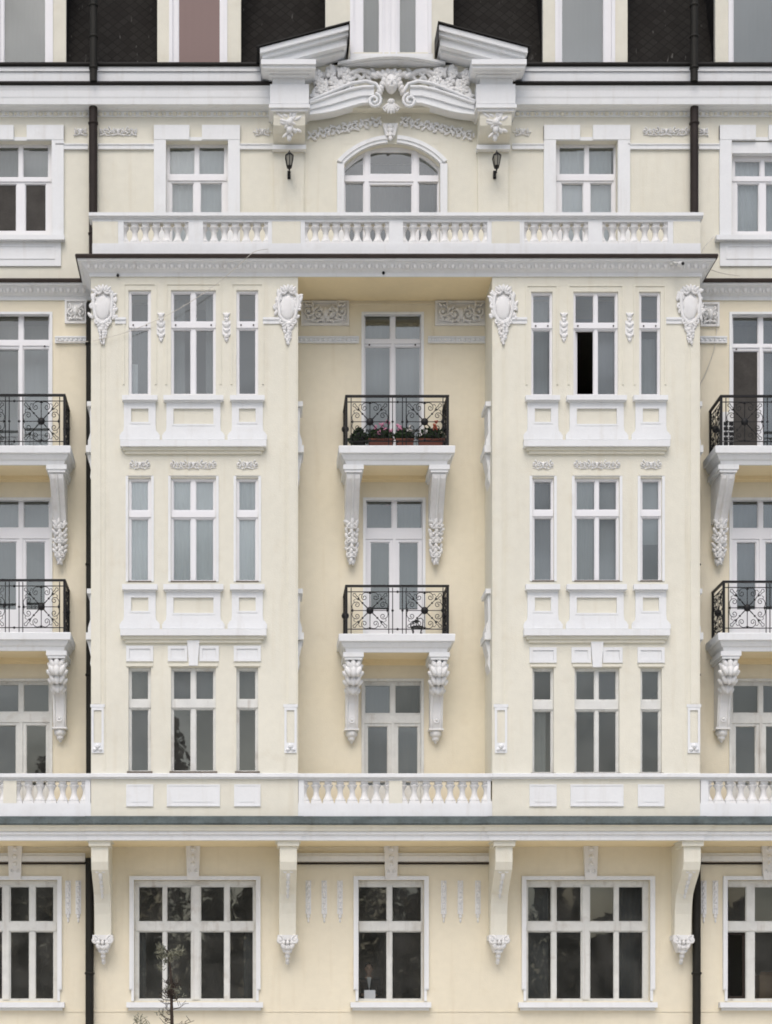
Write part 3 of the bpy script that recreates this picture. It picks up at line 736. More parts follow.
# --- ground floor windows
def ground_window(a, c, kind, i):
    hr = R(a, c, 880, 1001); yw = .13
    if kind == 'bay':
        cols = [(138.8, 162), (167, 190.6), (201, 223.8), (230, 252.8)] if i == 1 else [(529.3, 552), (558, 582), (591.6, 615), (620.5, 644)]
        big = (190.6, 201) if i == 1 else (582, 591.6)
    elif kind == 'centre': cols = [(359.2, 387), (393, 421.7)]; big = None
    elif i == 0: cols = [(-41.6, -24.2), (-17.2, 1), (9.8, 28), (35, 52.4)]; big = (1, 9.8)
    else: cols = [(728.2, 747.7), (757, 775.5), (784, 802), (809, 827)]; big = (775.5, 784)
    pn = [R(x0, x1, 886.5, 920.5) for x0, x1 in cols] + [R(x0, x1, 931.8, 998.3) for x0, x1 in cols]
    bars = [(hr[0] + .03, hr[1] - .03, PZ(930.4), PZ(922)), (hr[0] + .002, hr[1] - .002, PZ(884.5), PZ(880.4))]
    if big: bars.append((PX(big[0] + 1.6), PX(big[1] - 1.6), hr[2] + .03, PZ(885)))
    cur = []
    full = (hr[0] + .05, hr[1] - .05, hr[2] + .05, hr[3] - .05)
    if kind == 'bay' and i == 3: cur = [((full[0], full[0] + .5, full[2], full[3]), GREYCUR, .5, .18), ((full[1] - .45, full[1], full[2], full[3]), GREYCUR, .5, .18)]
    if kind == 'bay' and i == 1: cur = [((full[0], full[0] + .16, full[2], PZ(925)), GREYCUR, .3, .18), ((full[1] - .2, full[1], full[2], PZ(925)), GREYCUR, .3, .18)]
    skip = (4,) if i == 4 else ()
    w = window(expand(hr, .01), pn, yw, OLDFRAME, OLDGLASS, bars, cur, skip_panes=skip)
    if skip:
        w['label'] = 'window with one lower casement open'
        q = pn[4]; f = MB(); f.plate(expand(q, .01), [expand(q, -.05)], yw + .075, yw + .115); f.build('open_leaf', BROWN, w)
    s = MB(); y = -.055
    ex = 4.6
    s.plate((hr[0] - .09, hr[1] + .09, PZ(990), PZ(876.4)), [(hr[0], hr[1], PZ(1010), hr[3])], y, .001)
    s.plate((hr[0] - .052, hr[1] + .052, PZ(1001), PZ(990) - .001), [(hr[0], hr[1], PZ(1010), hr[3])], y + .01, .001)
    s.plate((hr[0] - .09, hr[1] + .09, PZ(989), PZ(876.4)), [(hr[0] - .035, hr[1] + .035, PZ(1010), hr[3] + .035)], y - .016, y + .001)
    s.build('surround', WHITE, w)
    q = MB(); q.boxr(R(a - 7.5, c + 7, 1002.3, 1007.6, .1), -.16, .12); q.boxr(R(a - 5.5, c + 5, 1007.8, 1010.5, .05), -.07, .001); q.build('sill', WHITE, w)
    if i in (1, 3, 2, 0, 4):            # key block above the window
        kx = {0: 15, 1: 193, 2: 391.2, 3: 590.8, 4: 769}[i]; k = MB(); X = PX(kx, .1)
        k.prism_xz([(X - .145, PZ(843, .1)), (X + .145, PZ(843, .1)), (X + .115, PZ(880, .1)), (X - .115, PZ(880, .1))], -.13, -.0725)
        k.prism_xz([(X - .145, PZ(843, .1)), (X + .145, PZ(843, .1)), (X + .115, PZ(874.6, .1)), (X - .115, PZ(874.6, .1))], -.0723, .001)
        for dz in (0.0, .16, .30): k.ell((X, -.14, PZ(849, .1) - dz), (.05 - .03 * dz, .035, .05))
        k.spiral((X - .05, -.135, PZ(871, .1)), .045, 1.2, pi / 2, 1, .012); k.spiral((X + .05, -.135, PZ(871, .1)), .045, 1.2, pi / 2, -1, .012)
        k.build('key_block', STUCCO, w)
for i, (a, c, k) in enumerate(GROUND): ground_window(a, c, k, i)

# hanging strips beside the ground windows
for px in (68, 78.2, 308.3, 324.3, 340, 443.8, 460.5, 478, 704, 715.6, -64, -54, 846, 856):
    k = MB(); X = PX(px, .03); zt, zb = PZ(880.5, .03), PZ(914, .03)
    k.box(X - .055, X + .055, -.022, .001, zb, zt)
    for j in range(6):
        z = zt - .06 - j * .115; k.ell((X, -.028, z), (.040 - .003 * j, .022, .05)); k.ell((X - .02, -.034, z - .03), (.018, .016, .02)); k.ell((X + .02, -.034, z - .03), (.018, .016, .02))
    k.ell((X, -.01, zb - .04), (.04, .025, .05)); k.ell((X, -.01, zb - .13), (.022, .02, .045))
    k.build('hanging_strip', STUCCO, BLD)

# --- long ledge mouldings of the ground floor
b = MB()
for a, c in ((WX0, PX(85.5)), (PX(297), PX(385.5)), (PX(396.5), PX(492)), (PX(700), WX1)):
    xa, xb = (a, c)
    b = MB(); b.box(xa, xb, -.10, .001, PZ(861.3, .1), PZ(856, .1)); b.box(xa, xb, -.06, .001, PZ(856, .1) + .002, PZ(853, .06)); b.build('ledge_moulding', WHITE, BLD)
b = MB()
for a, c in ((WX0, PX(85.5)), (PX(297), PX(385.5)), (PX(396.5), PX(492)), (PX(700), PX(764)), (PX(774), WX1)):
    b = MB(); b.tube([(a, -.07, PZ(863.4, .07)), (c, -.07, PZ(863.4, .07))], .022, 6); b.build('shadow_line', BROWN, BLD)  # dark tube standing for the shade line under the ledge moulding
b = MB(); b.box(WX0, WX1, -.012, .001, PZ(1012), PZ(1010.5)); b.box(WX0, WX1, -.06, .001, -.19, PZ(1085)); b.build('plinth_moulding', YCREAM, BLD)

# ------------------------------------------------------------------ cornices, flashings
wing_l, wing_r = [(WX0, 0), (XL0, 0), (XL0, -DB)], [(XR1, -DB), (XR1, 0), (WX1, 0)]
path = [(WX0, 0), (XL0, 0), (XL0, -DB), (XR1, -DB), (XR1, 0), (WX1, 0)]
zc = ZC0
prof = [(-.003, zc + .0), (.03, zc), (.035, zc + .07), (.07, zc + .085), (.085, zc + .10), (.18, zc + .215), (.235, ZC1 - .05), (.245, ZC1 - .03), (.245, ZC1 - .003), (-.003, ZC1 - .003)]
b = MB(); b.sweep(path, prof)
cornice = b.build('cornice', WHITE, BLD)
b = MB()                                          # egg-and-dart row
def dents(xa, xb, y, z, step=.145):
    n = int((xb - xa) / step)
    for i in range(n): 
        x = xa + (i + .5) * (xb - xa) / n
        b.ell((x, y, z), (.050, .035, .072), seg=8, rin=5); b.box(x + .063, x + .081, y - .015, y + .02, z - .06, z + .06)
for xa_, xb_, y_ in ((XL0 - .11, XR1 + .11, -DB - .135), (PX(-40), XL0 - .15, -.135), (XR1 + .15, PX(830), -.135)):
    b = MB(); dents(xa_, xb_, y_, zc + .165); b.build('egg_moulding', STUCCO, cornice)
b = MB(); b.sweep(path, [(-.002, ZC1), (.275, ZC1 - .012), (.285, ZC1 + .035), (.27, ZC1 + .065), (-.002, ZC1 + .10)]); b.build('flashing', BROWN, BLD)
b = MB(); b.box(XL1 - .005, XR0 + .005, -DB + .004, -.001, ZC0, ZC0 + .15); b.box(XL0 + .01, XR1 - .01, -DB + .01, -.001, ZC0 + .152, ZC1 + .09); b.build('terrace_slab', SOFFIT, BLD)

# wing frieze under the cornice: ovolo band, and dentil bands at the door heads
b = MB()
for xa, xb in ((WX0, XL0), (XR1, WX1), ):
    b.box(xa, xb, -.04, .001, PZ(293.5), PZ(289.5))
for (a, c) in ((55, 88), (298, 359), (428, 491), (699, 727)):
    r = R(a, c, 336.5, 343, .03); b.boxr(r, -.035, .001); b.boxr((r[0], r[1], r[3] - .03, r[3]), -.055, -.0345); b.boxr((r[0], r[1], r[2], r[2] + .025), -.05, -.0345)
    n = int((r[1] - r[0]) / .09)
    for i in range(n): x = r[0] + (i + .5) * (r[1] - r[0]) / n; b.ell((x, -.04, (r[2] + r[3]) / 2 - .003), (.034, .02, .03), seg=6, rin=4)
b.build('dentil_band', WHITE, BLD)
for k, (a, c, t, bt) in enumerate(((301, 349, 301.5, 326), (435, 487, 301.5, 326), (65, 87, 300, 324), (700, 719, 303, 327))):
    p = MB(); r = R(a, c, t, bt); p.plate(r, [expand(r, -.04)], -.05, .001); p.boxr(expand(r, -.043), -.012, .001); relief_lobes(p, r[0] + .05, r[1] - .05, r[2] + .05, r[3] - .05, -.02, .09, 31 + k, 1.3); p.build('relief_panel', STUCCO, BLD)
# thin plaster frame above the centre door
b = MB(); r = R(349.5, 434.5, 303, 336); b.plate(r, [expand(r, -.03, -.03, .1, -.03)], -.02, .001); b.build('head_moulding', YCREAM, BLD)

# lower cornice (over the ground floor) and copper drip
jog = [(WX0, -1.07), (XL0, -1.07), (XL0, -DB), (XL1, -DB), (XL1, -1.07), (XR0, -1.07), (XR0, -DB), (XR1, -DB), (XR1, -1.07), (WX1, -1.07)]
z0 = PZ(840, 1.15); zt = PZ(824.7, 1.33)
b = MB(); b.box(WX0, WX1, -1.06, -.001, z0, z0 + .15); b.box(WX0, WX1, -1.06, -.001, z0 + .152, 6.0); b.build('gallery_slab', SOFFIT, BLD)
b = MB(); b.sweep(jog, [(-.02, z0 - .004), (.07, z0 - .004), (.075, z0 + .09), (.12, z0 + .11), (.125, z0 + .165), (-.02, z0 + .165)]); b.build('cornice', WHITE, BLD)
b = MB(); b.sweep(jog, [(-.019, z0 + .168), (.16, z0 + .168), (.18, zt - .03), (.22, zt - .003), (-.019, zt - .003)]); b.build('cornice_cap', CREAM, BLD)
b = MB(); zz = PZ(816, 1.2); b.sweep(jog, [(-.018, zt), (.245, zt), (.25, zt + .03), (.21, zt + .09), (.10, zz), (.0, zz + .01), (-.018, zz + .01)]); b.build('copper_drip', COPPER, BLD)

# main cornice under the roof
zm0, zm1 = ZTOP, PZ(85.6, .30)
segs = [(WX0, PX(272, .3)), (PX(512, .3), WX1)]
b = MB()
mcs = []
for xa, xb in segs:
    b = MB(); b.sweep([(xa, 0), (xb, 0)], [(-.002, zm0 - .13), (.04, zm0 - .13), (.05, zm0 - .03), (.13, zm0 - .015), (.15, zm0 + .0), (.255, zm0 + .0), (.265, zm0 + .11), (.275, zm0 + .14), (.285, zm1 - .09), (.31, zm1 - .003), (-.002, zm1 - .003)])
    mcs.append(b.build('main_cornice', WHITE, BLD))
for (xa, xb), mc in zip(segs, mcs):
    b = MB()
    n = int((xb - xa) / .29)
    for i in range(n):
        x = xa + (i + .5) * (xb - xa) / n
        if -6 < x < 12: [b.ell((x + q, -.055, zm0 - .085), (.05 if q == 0 else .03, .026, .042 if q == 0 else .03), seg=8, rin=4) for q in (-.095, 0, .095)]
    b.build('egg_moulding', CREAM, mc)
for xa, xb in segs:
    b = MB(); b.tube([(xa, -.31, zm1 + .04), (xb, -.31, zm1 + .04)], .042, 8); b.box(xa, xb, -.31, -.13, zm1 + .0, zm1 + .03); b.build('gutter', GUTTER, BLD)
zf0, zf1 = PZ(81.5, .12), PZ(67.5, .12)
b = MB(); b.box(WX0, WX1, -.13, .20, zm1 - .3, zf1); b.box(WX0, WX1, -.16, -.1295, zf1 - .09, zf1 - .003); b.build('eaves_fascia', WHITE, BLD)
b = MB(); b.tube([(WX0, -.17, zf1 + .035), (WX1, -.17, zf1 + .035)], .042, 8); b.box(WX0, WX1, -.17, .2, zf1 + .0, zf1 + .03); b.build('gutter', GUTTER, BLD)

# ------------------------------------------------------------------ mansard roof and dormers
zr = zf1 + .03; zrt = 24.0
b = MB(); b.prism_yz([(.06, zr), (.20, zr + .0), (1.35, zrt), (6.7, zrt), (6.7, zrt + .1), (1.2, zrt + .1)], WX0, WX1); b.build('mansard_roof', SLATE, BLD)
def dormer(px0, px1, fr0, fr1, panes, y=-.05, cur=None, bot=64.5, zt=None):
    d = -y; X0, X1 = PX(px0, d), PX(px1, d); F0, F1 = PX(fr0, d), PX(fr1, d); zb = PZ(bot, d); zt = zt or zrt - .25
    b = MB(); b.plate((X0, X1, zr - .05, zt), [(F0, F1, zb + .03, zt - .3)], y, y + .118)
    b.mi = 1; b.box(X0 + .004, X0 + .12, y + .12, 1.3, zr - .05, zt); b.box(X1 - .12, X1 - .004, y + .12, 1.3, zr - .05, zt); b.mi = 0; b.box(X0 - .1, X1 + .1, y - .12, 1.4, zt + .003, zt + .14)
    dm = b.build('dormer', [CREAM, SLATE], BLD)
    f = MB(); pr = [(PX(a, d), PX(c, d), zb + .05 if bot > 60 else zb + .03, zt - .4) for a, c in panes]
    frame_mesh(f, (F0 - .004, F1 + .004, zb, zt - .29), pr, y + .03, .08); f.box(F0 - .02, F0 + .05, y - .02, y + .029, zb, zt - .29); f.box(F1 - .05, F1 + .02, y - .021, y + .029, zb, zt - .29)
    f.build('window_frame', FRAME, dm)
    g = MB()
    for p in pr: yy = y + .08; g.add([(p[0], yy, p[2]), (p[1], yy, p[2]), (p[1], yy, p[3]), (p[0], yy, p[3])], [(0, 1, 2, 3)])
    g.build('pane', GLASS, dm, recalc=False)
    c = MB(); curtain_mesh(c, (F0 + .03, F1 - .03, zb + .03, zt - .3), y + (.055 if cur else .16), .16, .012 if not cur else .003, int(px0 + 400)); c.build('blind', cur or CURTAIN, dm, recalc=False)
    r = MB(); r.box(X0 + .121, X1 - .121, 1.0, 1.05, zr, zt); r.build('back_board', INSIDE, dm)
    return dm
dormer(-17, 66, -3, 52, [(4.2, 44.8)])
dormer(157.3, 241, 170, 226.3, [(179, 219.6)], cur=PINKCUR)['label'] = 'dormer with a dusty pink outer blind'
dormer(543, 627.5, 556, 614, [(562.6, 603.6)])
dormer(715.3, 800, 729.3, 786, [(734.3, 779)])
dormer(325.4, 453.3, 351, 430.5, [(363.6, 379), (400, 415.8)], y=-.12, bot=53.8)
b = MB()
for px in (383, 389, 396): b.box(PX(px, .2), PX(px, .2) + .03, -.135, -.12, PZ(53, .2), 23.3)
for k, px in enumerate((157.5, 241)): pass
b.build('dormer_mullion', FRAME, BLD)

# ------------------------------------------------------------------ pediment over the middle
ped = MB(); ped.plate((PX(300, .2), PX(484, .2), zm0 - .05, PZ(63, .2)), [], -.2, .1); ped.build('tympanum', CREAM, BLD)
def mirx(x): return 2 * PX(392.3, .4) - x
def half_pediment(s):
    m = (lambda x: x) if s < 0 else mirx
    P = lambda px, py, d: (m(PX(px, d)), PZ(py, d))
    b = MB(); d = .72
    # raking cornice in steps
    def bar(a0, a1, t0, t1, df, db):      # slanted bar between outer point a0 and inner point a1, thickness offsets
        (x0, y0), (x1, y1) = a0, a1
        b.prism_xz([P(x0, y0 + t0, d), P(x1, y1 + t0, d), P(x1, y1 + t1, d), P(x0, y0 + t1, d)], -df, -db)
    o, i = (260, 49.5), (348.5, 26.3)
    bar(o, i, 0, 5, .78, .0); bar((262, 49), i, 5.1, 8.5, .72, .0); bar((264, 48.5), (347, 26.7), 8.6, 16, .64, .0); bar((272, 46.4), (345, 27.2), 16.1, 19, .50, .0)
    # horizontal return with block cornice
    for (a, c, t, bt, df) in ((261, 316, 59, 64, .78), (262.5, 315.5, 64.1, 68, .74), (266, 312, 68.1, 71.5, .64), (269, 309, 71.6, 75.5, .56), (272.5, 305, 75.6, 84, .47), (270, 309, 84.1, 103.5, .50)):
        b.box(m(PX(a, df)), m(PX(c, df)), -df, .05, PZ(bt, df), PZ(t, df))
    b.prism_xz([P(262, 66, d), P(262, 52, d), P(278, 48, d), P(284, 60, d)], -.62, -.0)
    for (a, c, t, bt, df) in ((269, 310, 104, 107.5, .56), (271, 308, 107.6, 111, .52), (272.5, 306, 144.6, 149, .17)):
        b.box(m(PX(a, df)), m(PX(c, df)), -df, .05, PZ(bt, df), PZ(t, df))
    pd = b.build('pediment', WHITE, BLD)
    c = MB(); a0, a1 = m(PX(273.4, .3)), m(PX(305, .3)); x0, x1 = min(a0, a1), max(a0, a1)
    c.prism_yz([(.05, PZ(111, .4)), (-.46, PZ(111.2, .46)), (-.47, PZ(118, .46)), (-.44, PZ(126, .42)), (-.32, PZ(135, .3)), (-.14, PZ(144.5, .15)), (.05, PZ(144.5, .15))], x0, x1)
    c.build('pediment_console', CREAM, pd)
    l = MB(); X = (x0 + x1) / 2
    rnd = random.Random(21)
    for k in range(26):                      # acanthus rosette on the console, in low relief
        a = rnd.uniform(0, 2 * pi); rr = rnd.uniform(.03, .24); xx, zz = X + rr * cos(a) * .95, PZ(123, .46) + rr * sin(a) * 1.15
        yy = -.455 + max(0, (PZ(121, .46) - zz)) * .42
        l.ell((xx, yy, zz), (.035, .035, rnd.uniform(.05, .10)), rot=pi / 2 - a + rnd.uniform(-.5, .5))
    l.ell((X, -.46, PZ(122, .46)), (.07, .05, .07))
    for k in range(2): l.ell((X, -.42 + .08 * k, PZ(130, .4) - .12 * k), (.06 - .008 * k, .05, .08))
    l.build('acanthus', STUCCO, pd)
    r = MB(); r.mi = 0
    r.prism_xz([P(256.5, 49.6, d), P(349.6, 25, d), P(349.6, 23.8, d), P(256.5, 48.3, d)], -.82, .25)
    r.box(m(PX(348.8, d)), m(PX(349.6, d)), -.80, .1, PZ(42.5, d), PZ(25.3, d))
    r.build('pediment_flashing', GUTTER, pd)
    # shaft below the console
    q = MB(); q.box(m(PX(273.5, .06)), m(PX(304, .06)), -.05, .001, PZ(258, .05), PZ(149.2, .1)); q.build('lesene', CREAM, pd)
    # swept hood moulding ending in a volute
    h = MB()
    A = [(309.5, 104.5), (321, 100.6), (333, 96.2), (348, 91.2), (362, 88.2), (374, 88)]
    B = [(309.5, 114.6), (321, 113.4), (333, 111.3), (348, 107), (362, 103), (374, 102.8)]
    for i in range(5):
        h.prism_xz([P(*A[i], .3), P(*A[i + 1], .3), P(*B[i + 1], .3), P(*B[i], .3)], -.30, -.05)
        la, lb = [(A[k][0], A[k][1] * .45 + B[k][1] * .55) for k in (i, i + 1)]
        h.prism_xz([P(*A[i], .3), P(*A[i + 1], .3), P(*lb, .3), P(*la, .3)], -.335, -.299)
    for f, rr, yy in ((0.0, .035, -.345), (1.0, .020, -.31)):
        h.tube([(P(a[0], a[1] + (c[1] - a[1]) * f, .3)[0], yy, P(a[0], a[1] + (c[1] - a[1]) * f, .3)[1]) for a, c in zip(A, B)], rr, 6)
    top = [(309, 101), (322, 95.5), (336, 89.5), (352, 83), (366, 80.8), (376, 83.5), (380.5, 91)]
    h.tube([(P(*t, .36)[0], -.35, P(*t, .36)[1]) for t in top], .036, 6)
    vc = P(374.5, 99, .4); h.spiral((vc[0], -.34, vc[1]), .15, 1.6, pi * .45 if s < 0 else pi * .55, -1 if s < 0 else 1, .032, 6, .2)
    h.build('hood_moulding', WHITE, pd)
    # foliage in the tympanum
    f = MB(); rnd = random.Random(77)
    for k in range(74):
        px = rnd.uniform(313, 352); py = rnd.uniform(68 + max(0, (330 - px) * .35), 101 - (px - 312) * .42)
        x, z = P(px, py, .3); a = rnd.uniform(-1.6, 1.6); a = a if s < 0 else -a
        f.ell((x, -.22 - rnd.uniform(0, .14), z), (.05, .05, rnd.uniform(.09, .17)), rot=a)
    for k in range(9):
        px, py = 318 + (k % 3) * 13 + (k // 3) * 3, 74 + (k // 3) * 8 - (k % 3) * 1.5; x, z = P(px, py, .35)
        for j in range(5): a = j * 2 * pi / 5; f.ell((x + .06 * cos(a), -.38, z + .06 * sin(a)), (.045, .035, .045))
        f.ell((x, -.41, z), (.03, .03, .03))
    pts = [(352, 72), (360, 69), (368, 71), (374, 75)]
    f.tube([(P(*t, .3)[0], -.30, P(*t, .3)[1]) for t in pts], .05, 6)
    for k in range(12):
        px = 350 + k * 2.4; x, z = P(px, 74 + 4 * sin(k * 1.7), .3); f.ell((x, -.27, z), (.045, .05, .10), rot=(.9 if k % 2 else -.7))
    f.v = [(p[0], -.20 + (p[1] + .20) * .65, p[2]) for p in f.v]
    f.build('tympanum_foliage', STUCCO, pd)
    # little garland along the arch
    g = MB(); rnd = random.Random(5)
    for k in range(7):
        u = k / 6; px, py = 313 + u * 63, 134.5 - 13.5 * u ** .85 ; x, z = P(px, py, .05)
        g.spiral((x, -.03, z), .085, 1.2, 1.5 + k, (-1 if k % 2 else 1) * s, .018, 5)
        for j in range(5): a = 1.25 * j + k; g.ell((x + .10 * cos(a), -.02, z + .08 * sin(a)), (.03, .03, .055), rot=a)
    g.build('garland', STUCCO, pd)
half_pediment(-1); half_pediment(1)
# middle mask, shell and pendant
b = MB(); X = PX(391.5, .4); 
Zm = PZ(83, .4)
b.ell((X, -.36, Zm), (.13, .13, .19), seg=12, rin=8)
b.ell((X, -.49, Zm - .01), (.025, .04, .05)); b.ell((X, -.465, Zm - .10), (.05, .02, .016))
for s in (-1, 1):
    b.ell((X + s * .05, -.465, Zm + .04), (.03, .02, .014)); b.ell((X + s * .06, -.45, Zm - .05), (.04, .03, .04))
    for k in range(5): b.ell((X + s * (.11 + .03 * k), -.36 + .01 * k, Zm + .14 - .07 * k), (.06, .07, .075), rot=s * .5)
    for k in range(4): b.ell((X + s * (.06 + .09 * k), -.33, Zm + .24 - .02 * k), (.055, .06, .09), rot=s * (.3 + .25 * k))
for k in range(5): a = pi / 2 + (k - 2) * .42; b.ell((X + .21 * cos(a), -.33, Zm + .03 + .21 * sin(a)), (.055, .05, .065), rot=pi / 2 - a)
b.build('mask', STUCCO, BLD)
b = MB(); Z = PZ(107, .35)
for k in range(7): a = -pi / 2 + (k - 3) * .34; b.ell((X + .10 * cos(a), -.30, Z + .12 + .13 * sin(a)), (.035, .04, .11), rot=pi / 2 - a)
b.ell((X, -.31, Z + .13), (.08, .05, .06))
for s in (-1, 1): b.spiral((X + s * .12, -.30, Z), .06, 1.2, pi / 2, s, .018)
for k in range(4): b.ell((X, -.13, Z - .26 - .085 * k), (.07 - .008 * k, .03, .05))
b.prism_xz([(X - .15, Z - .20), (X + .15, Z - .20), (X + .09, PZ(136, .1)), (X - .09, PZ(136, .1))], -.12, .001)
b.build('shell_drop', STUCCO, BLD)
# bowed sill under the middle dormer
b = MB(); xa, xb = PX(338, .4), PX(446, .4); pts = [(xa, -.1)] + [(xa + (xb - xa) * i / 14, -.30 - .28 * sin(pi * i / 14)) for i in range(15)] + [(xb, -.1)]
b.prism_xy(pts, PZ(58.5, .5), PZ(56, .5)); 
p2 = [(xa + .1, -.1)] + [(xa + .1 + (xb - xa - .2) * i / 14, -.26 - .22 * sin(pi * i / 14)) for i in range(15)] + [(xb - .1, -.1)]
b.prism_xy(p2, PZ(61, .45), PZ(58.5, .5) - .002)
p3 = [(xa + .3, -.1)] + [(xa + .3 + (xb - xa - .6) * i / 14, -.20 - .16 * sin(pi * i / 14)) for i in range(15)] + [(xb - .3, -.1)]
b.prism_xy(p3, PZ(65, .3), PZ(61, .45) - .002); b.box(xa + .25, xb - .25, -.3, -.12, PZ(56, .5) + .002, PZ(53.5, .3))
b.build('bowed_sill', WHITE, BLD)

# string course and frieze reliefs of the attic
b = MB()
for a, c in ((55.5, 88), (98, 154), (239.5, 273), (512, 544), (628, 690), (699, 720)):
    r = R(a, c, 145, 149, .04); b.boxr(r, -.045, .001); b.boxr((r[0], r[1], r[3], r[3] + .02), -.06, .001)
for a, c in ((304, 330), (455, 480)): pass
b.build('string_course', WHITE, BLD)
for k, (a, c) in enumerate(((73, 88), (98.5, 138), (254, 271), (514, 530), (642, 690), (699, 708))):
    p = MB(); r = R(a, c, 127, 136.5); relief_lobes(p, r[0], r[1], r[2], r[3], -.005, .05, 51 + k, .8); p.build('frieze_relief', STUCCO, BLD)

# ------------------------------------------------------------------ balustrades
def baluster_mesh(h, r=.103):
    b = MB(); t = h
    b.box(-r, r, -r, r, 0, .045 * t / .43); b.box(-r * .66, r * .66, -r * .66, r * .66, t - .05, t)
    pr = [(r * .92, .045), (r * 1.0, .06), (r * .98, .08), (r * .80, .11), (r * .62, .15), (r * .51, .20), (r * .50, .235), (r * .58, .28), (r * .78, .32), (r * .96, .345), (r * .96, .362), (r * .60, .372), (r * .55, .38)]
    b.lathe((0, 0, 0), [(a, z * t / .43) for a, z in pr], 12)
    return b
def balustrade(name, groups, piers, rail, d, zbase, ztop_rail, pb, pt, thick, spans):
    """coping + base as the part; piers and single balusters as sub-parts"""
    y = -d
    b = MB()
    zb0, zb1 = zbase, PZ(pb, d); zr0, zr1 = PZ(pt, d), ztop_rail
    for (a, c, z1) in spans:
        b.box(a, c, y - .03, y + thick, zb0, zb1)
    for (a, c, z1) in spans: b.box(a, c, y - .012, y + thick - .01, zr0, zr1 - .11)
    for xa, xb, jj in rail:
        b.sweep([(xa, y - jj), (xb, y - jj)], [(-thick - .02, zr1 - .108), (.03, zr1 - .108), (.05, zr1 - .08), (.085, zr1 - .075), (.085, zr1 - .012), (.06, zr1), (-thick - .05, zr1), (-thick - .05, zr1 - .075)])
    P = b.build(name, WHITE, BLD)
    for a, c, m in piers:
        q = MB(); q.boxr((PX(a, d), PX(c, d), zb1 + .001, zr0 - .001), y - (.018 if m is WHITE else .026), y + thick - .02); q.build('pier', m, P)
    me = None
    for a, c, n in groups:
        x0, x1 = PX(a, d), PX(c, d)
        for i in range(n):
            x = x0 + (x1 - x0) * i / (n - 1); loc = Vector((x, y + thick * .45, zb1 + .001))
            if me is None:
                o = baluster_mesh(zr0 - zb1 - .002).build('baluster', STUCCO, None, loc=(0, 0, 0)); me = o.data; o.parent = P
            else:
                o = bpy.data.objects.new('baluster', me); COL.objects.link(o); o.parent = P
            o.location = loc - wloc(P)
    return P
# upper
d = 1.12; W_ = WHITE
balustrade('balustrade',
    [(123.8, 188.4, 7), (203.2, 267.8, 7), (305, 388.8, 9), (403.2, 487, 9), (524.2, 588, 7), (602.2, 667.4, 7)],
    [(92.6, 118, CREAM), (118.1, 123.7, W_), (188.5, 203.1, W_), (268, 272, W_), (272.1, 300.5, CREAM), (300.6, 304.9, W_), (389, 403, W_), (487.2, 491.5, W_), (491.6, 519.5, CREAM), (519.6, 524, W_), (588.2, 602, W_), (667.6, 673, W_), (673.1, 700, CREAM)],
    [(PX(89, d), PX(702.5, d), 0)], d, ZC1 + .085, PZ(213, 1.15), 244, 222, .22, [(PX(92.4, d), PX(700.3, d), 0)])
b = MB()
for xa, s in ((PX(92.6, d), 1), (PX(700, d), -1)): b.box(xa, xa + s * .2, -.90, -.001, ZC1 + .08, PZ(213, 1.15) - .1); b.box(xa - s * .04, xa + s * .24, -.85, -.001, PZ(213, 1.15) - .098, PZ(213, 1.15) - .003)
b.build('balustrade_return', CREAM, BLD)
# lower: gallery between and beside the oriels
d = 1.07; zb = PZ(814, 1.1)
balustrade('balustrade',
    [(-68, 3.3, 7), (16.8, 85, 7), (304.2, 388.8, 8), (402.4, 487, 8), (708.3, 776, 7), (790, 858, 7)],
    [(3.5, 16.6, CREAM), (85.2, 90.5, W_), (298.5, 304, W_), (389, 402.2, CREAM), (487.2, 490.5, W_), (700.5, 708, W_), (776.2, 789.8, CREAM), (-90, -68.2, CREAM), (858.2, 880, CREAM)],
    [(PX(-110, d), XL0 - .001, 0), (XL0, XL1, .03), (XL1 + .001, XR0 - .001, 0), (XR0, XR1, .03), (XR1 + .001, PX(900, d), 0)], d, zb - .12, PZ(773, 1.18), 803.4, 780.8, .22,
    [(PX(-90, d), XL0 - .002, 0), (XL1 + .002, XR0 - .002, 0), (XR1 + .002, PX(880, d), 0)])
b = MB(); b.box(WX0, PX(-90, d) - .001, -1.06, -.85, 5.98, PZ(773, 1.18) - .11); b.box(PX(880, d) + .001, WX1, -1.06, -.85, 5.98, PZ(773, 1.18) - .11); b.build('parapet', CREAM, BLD)

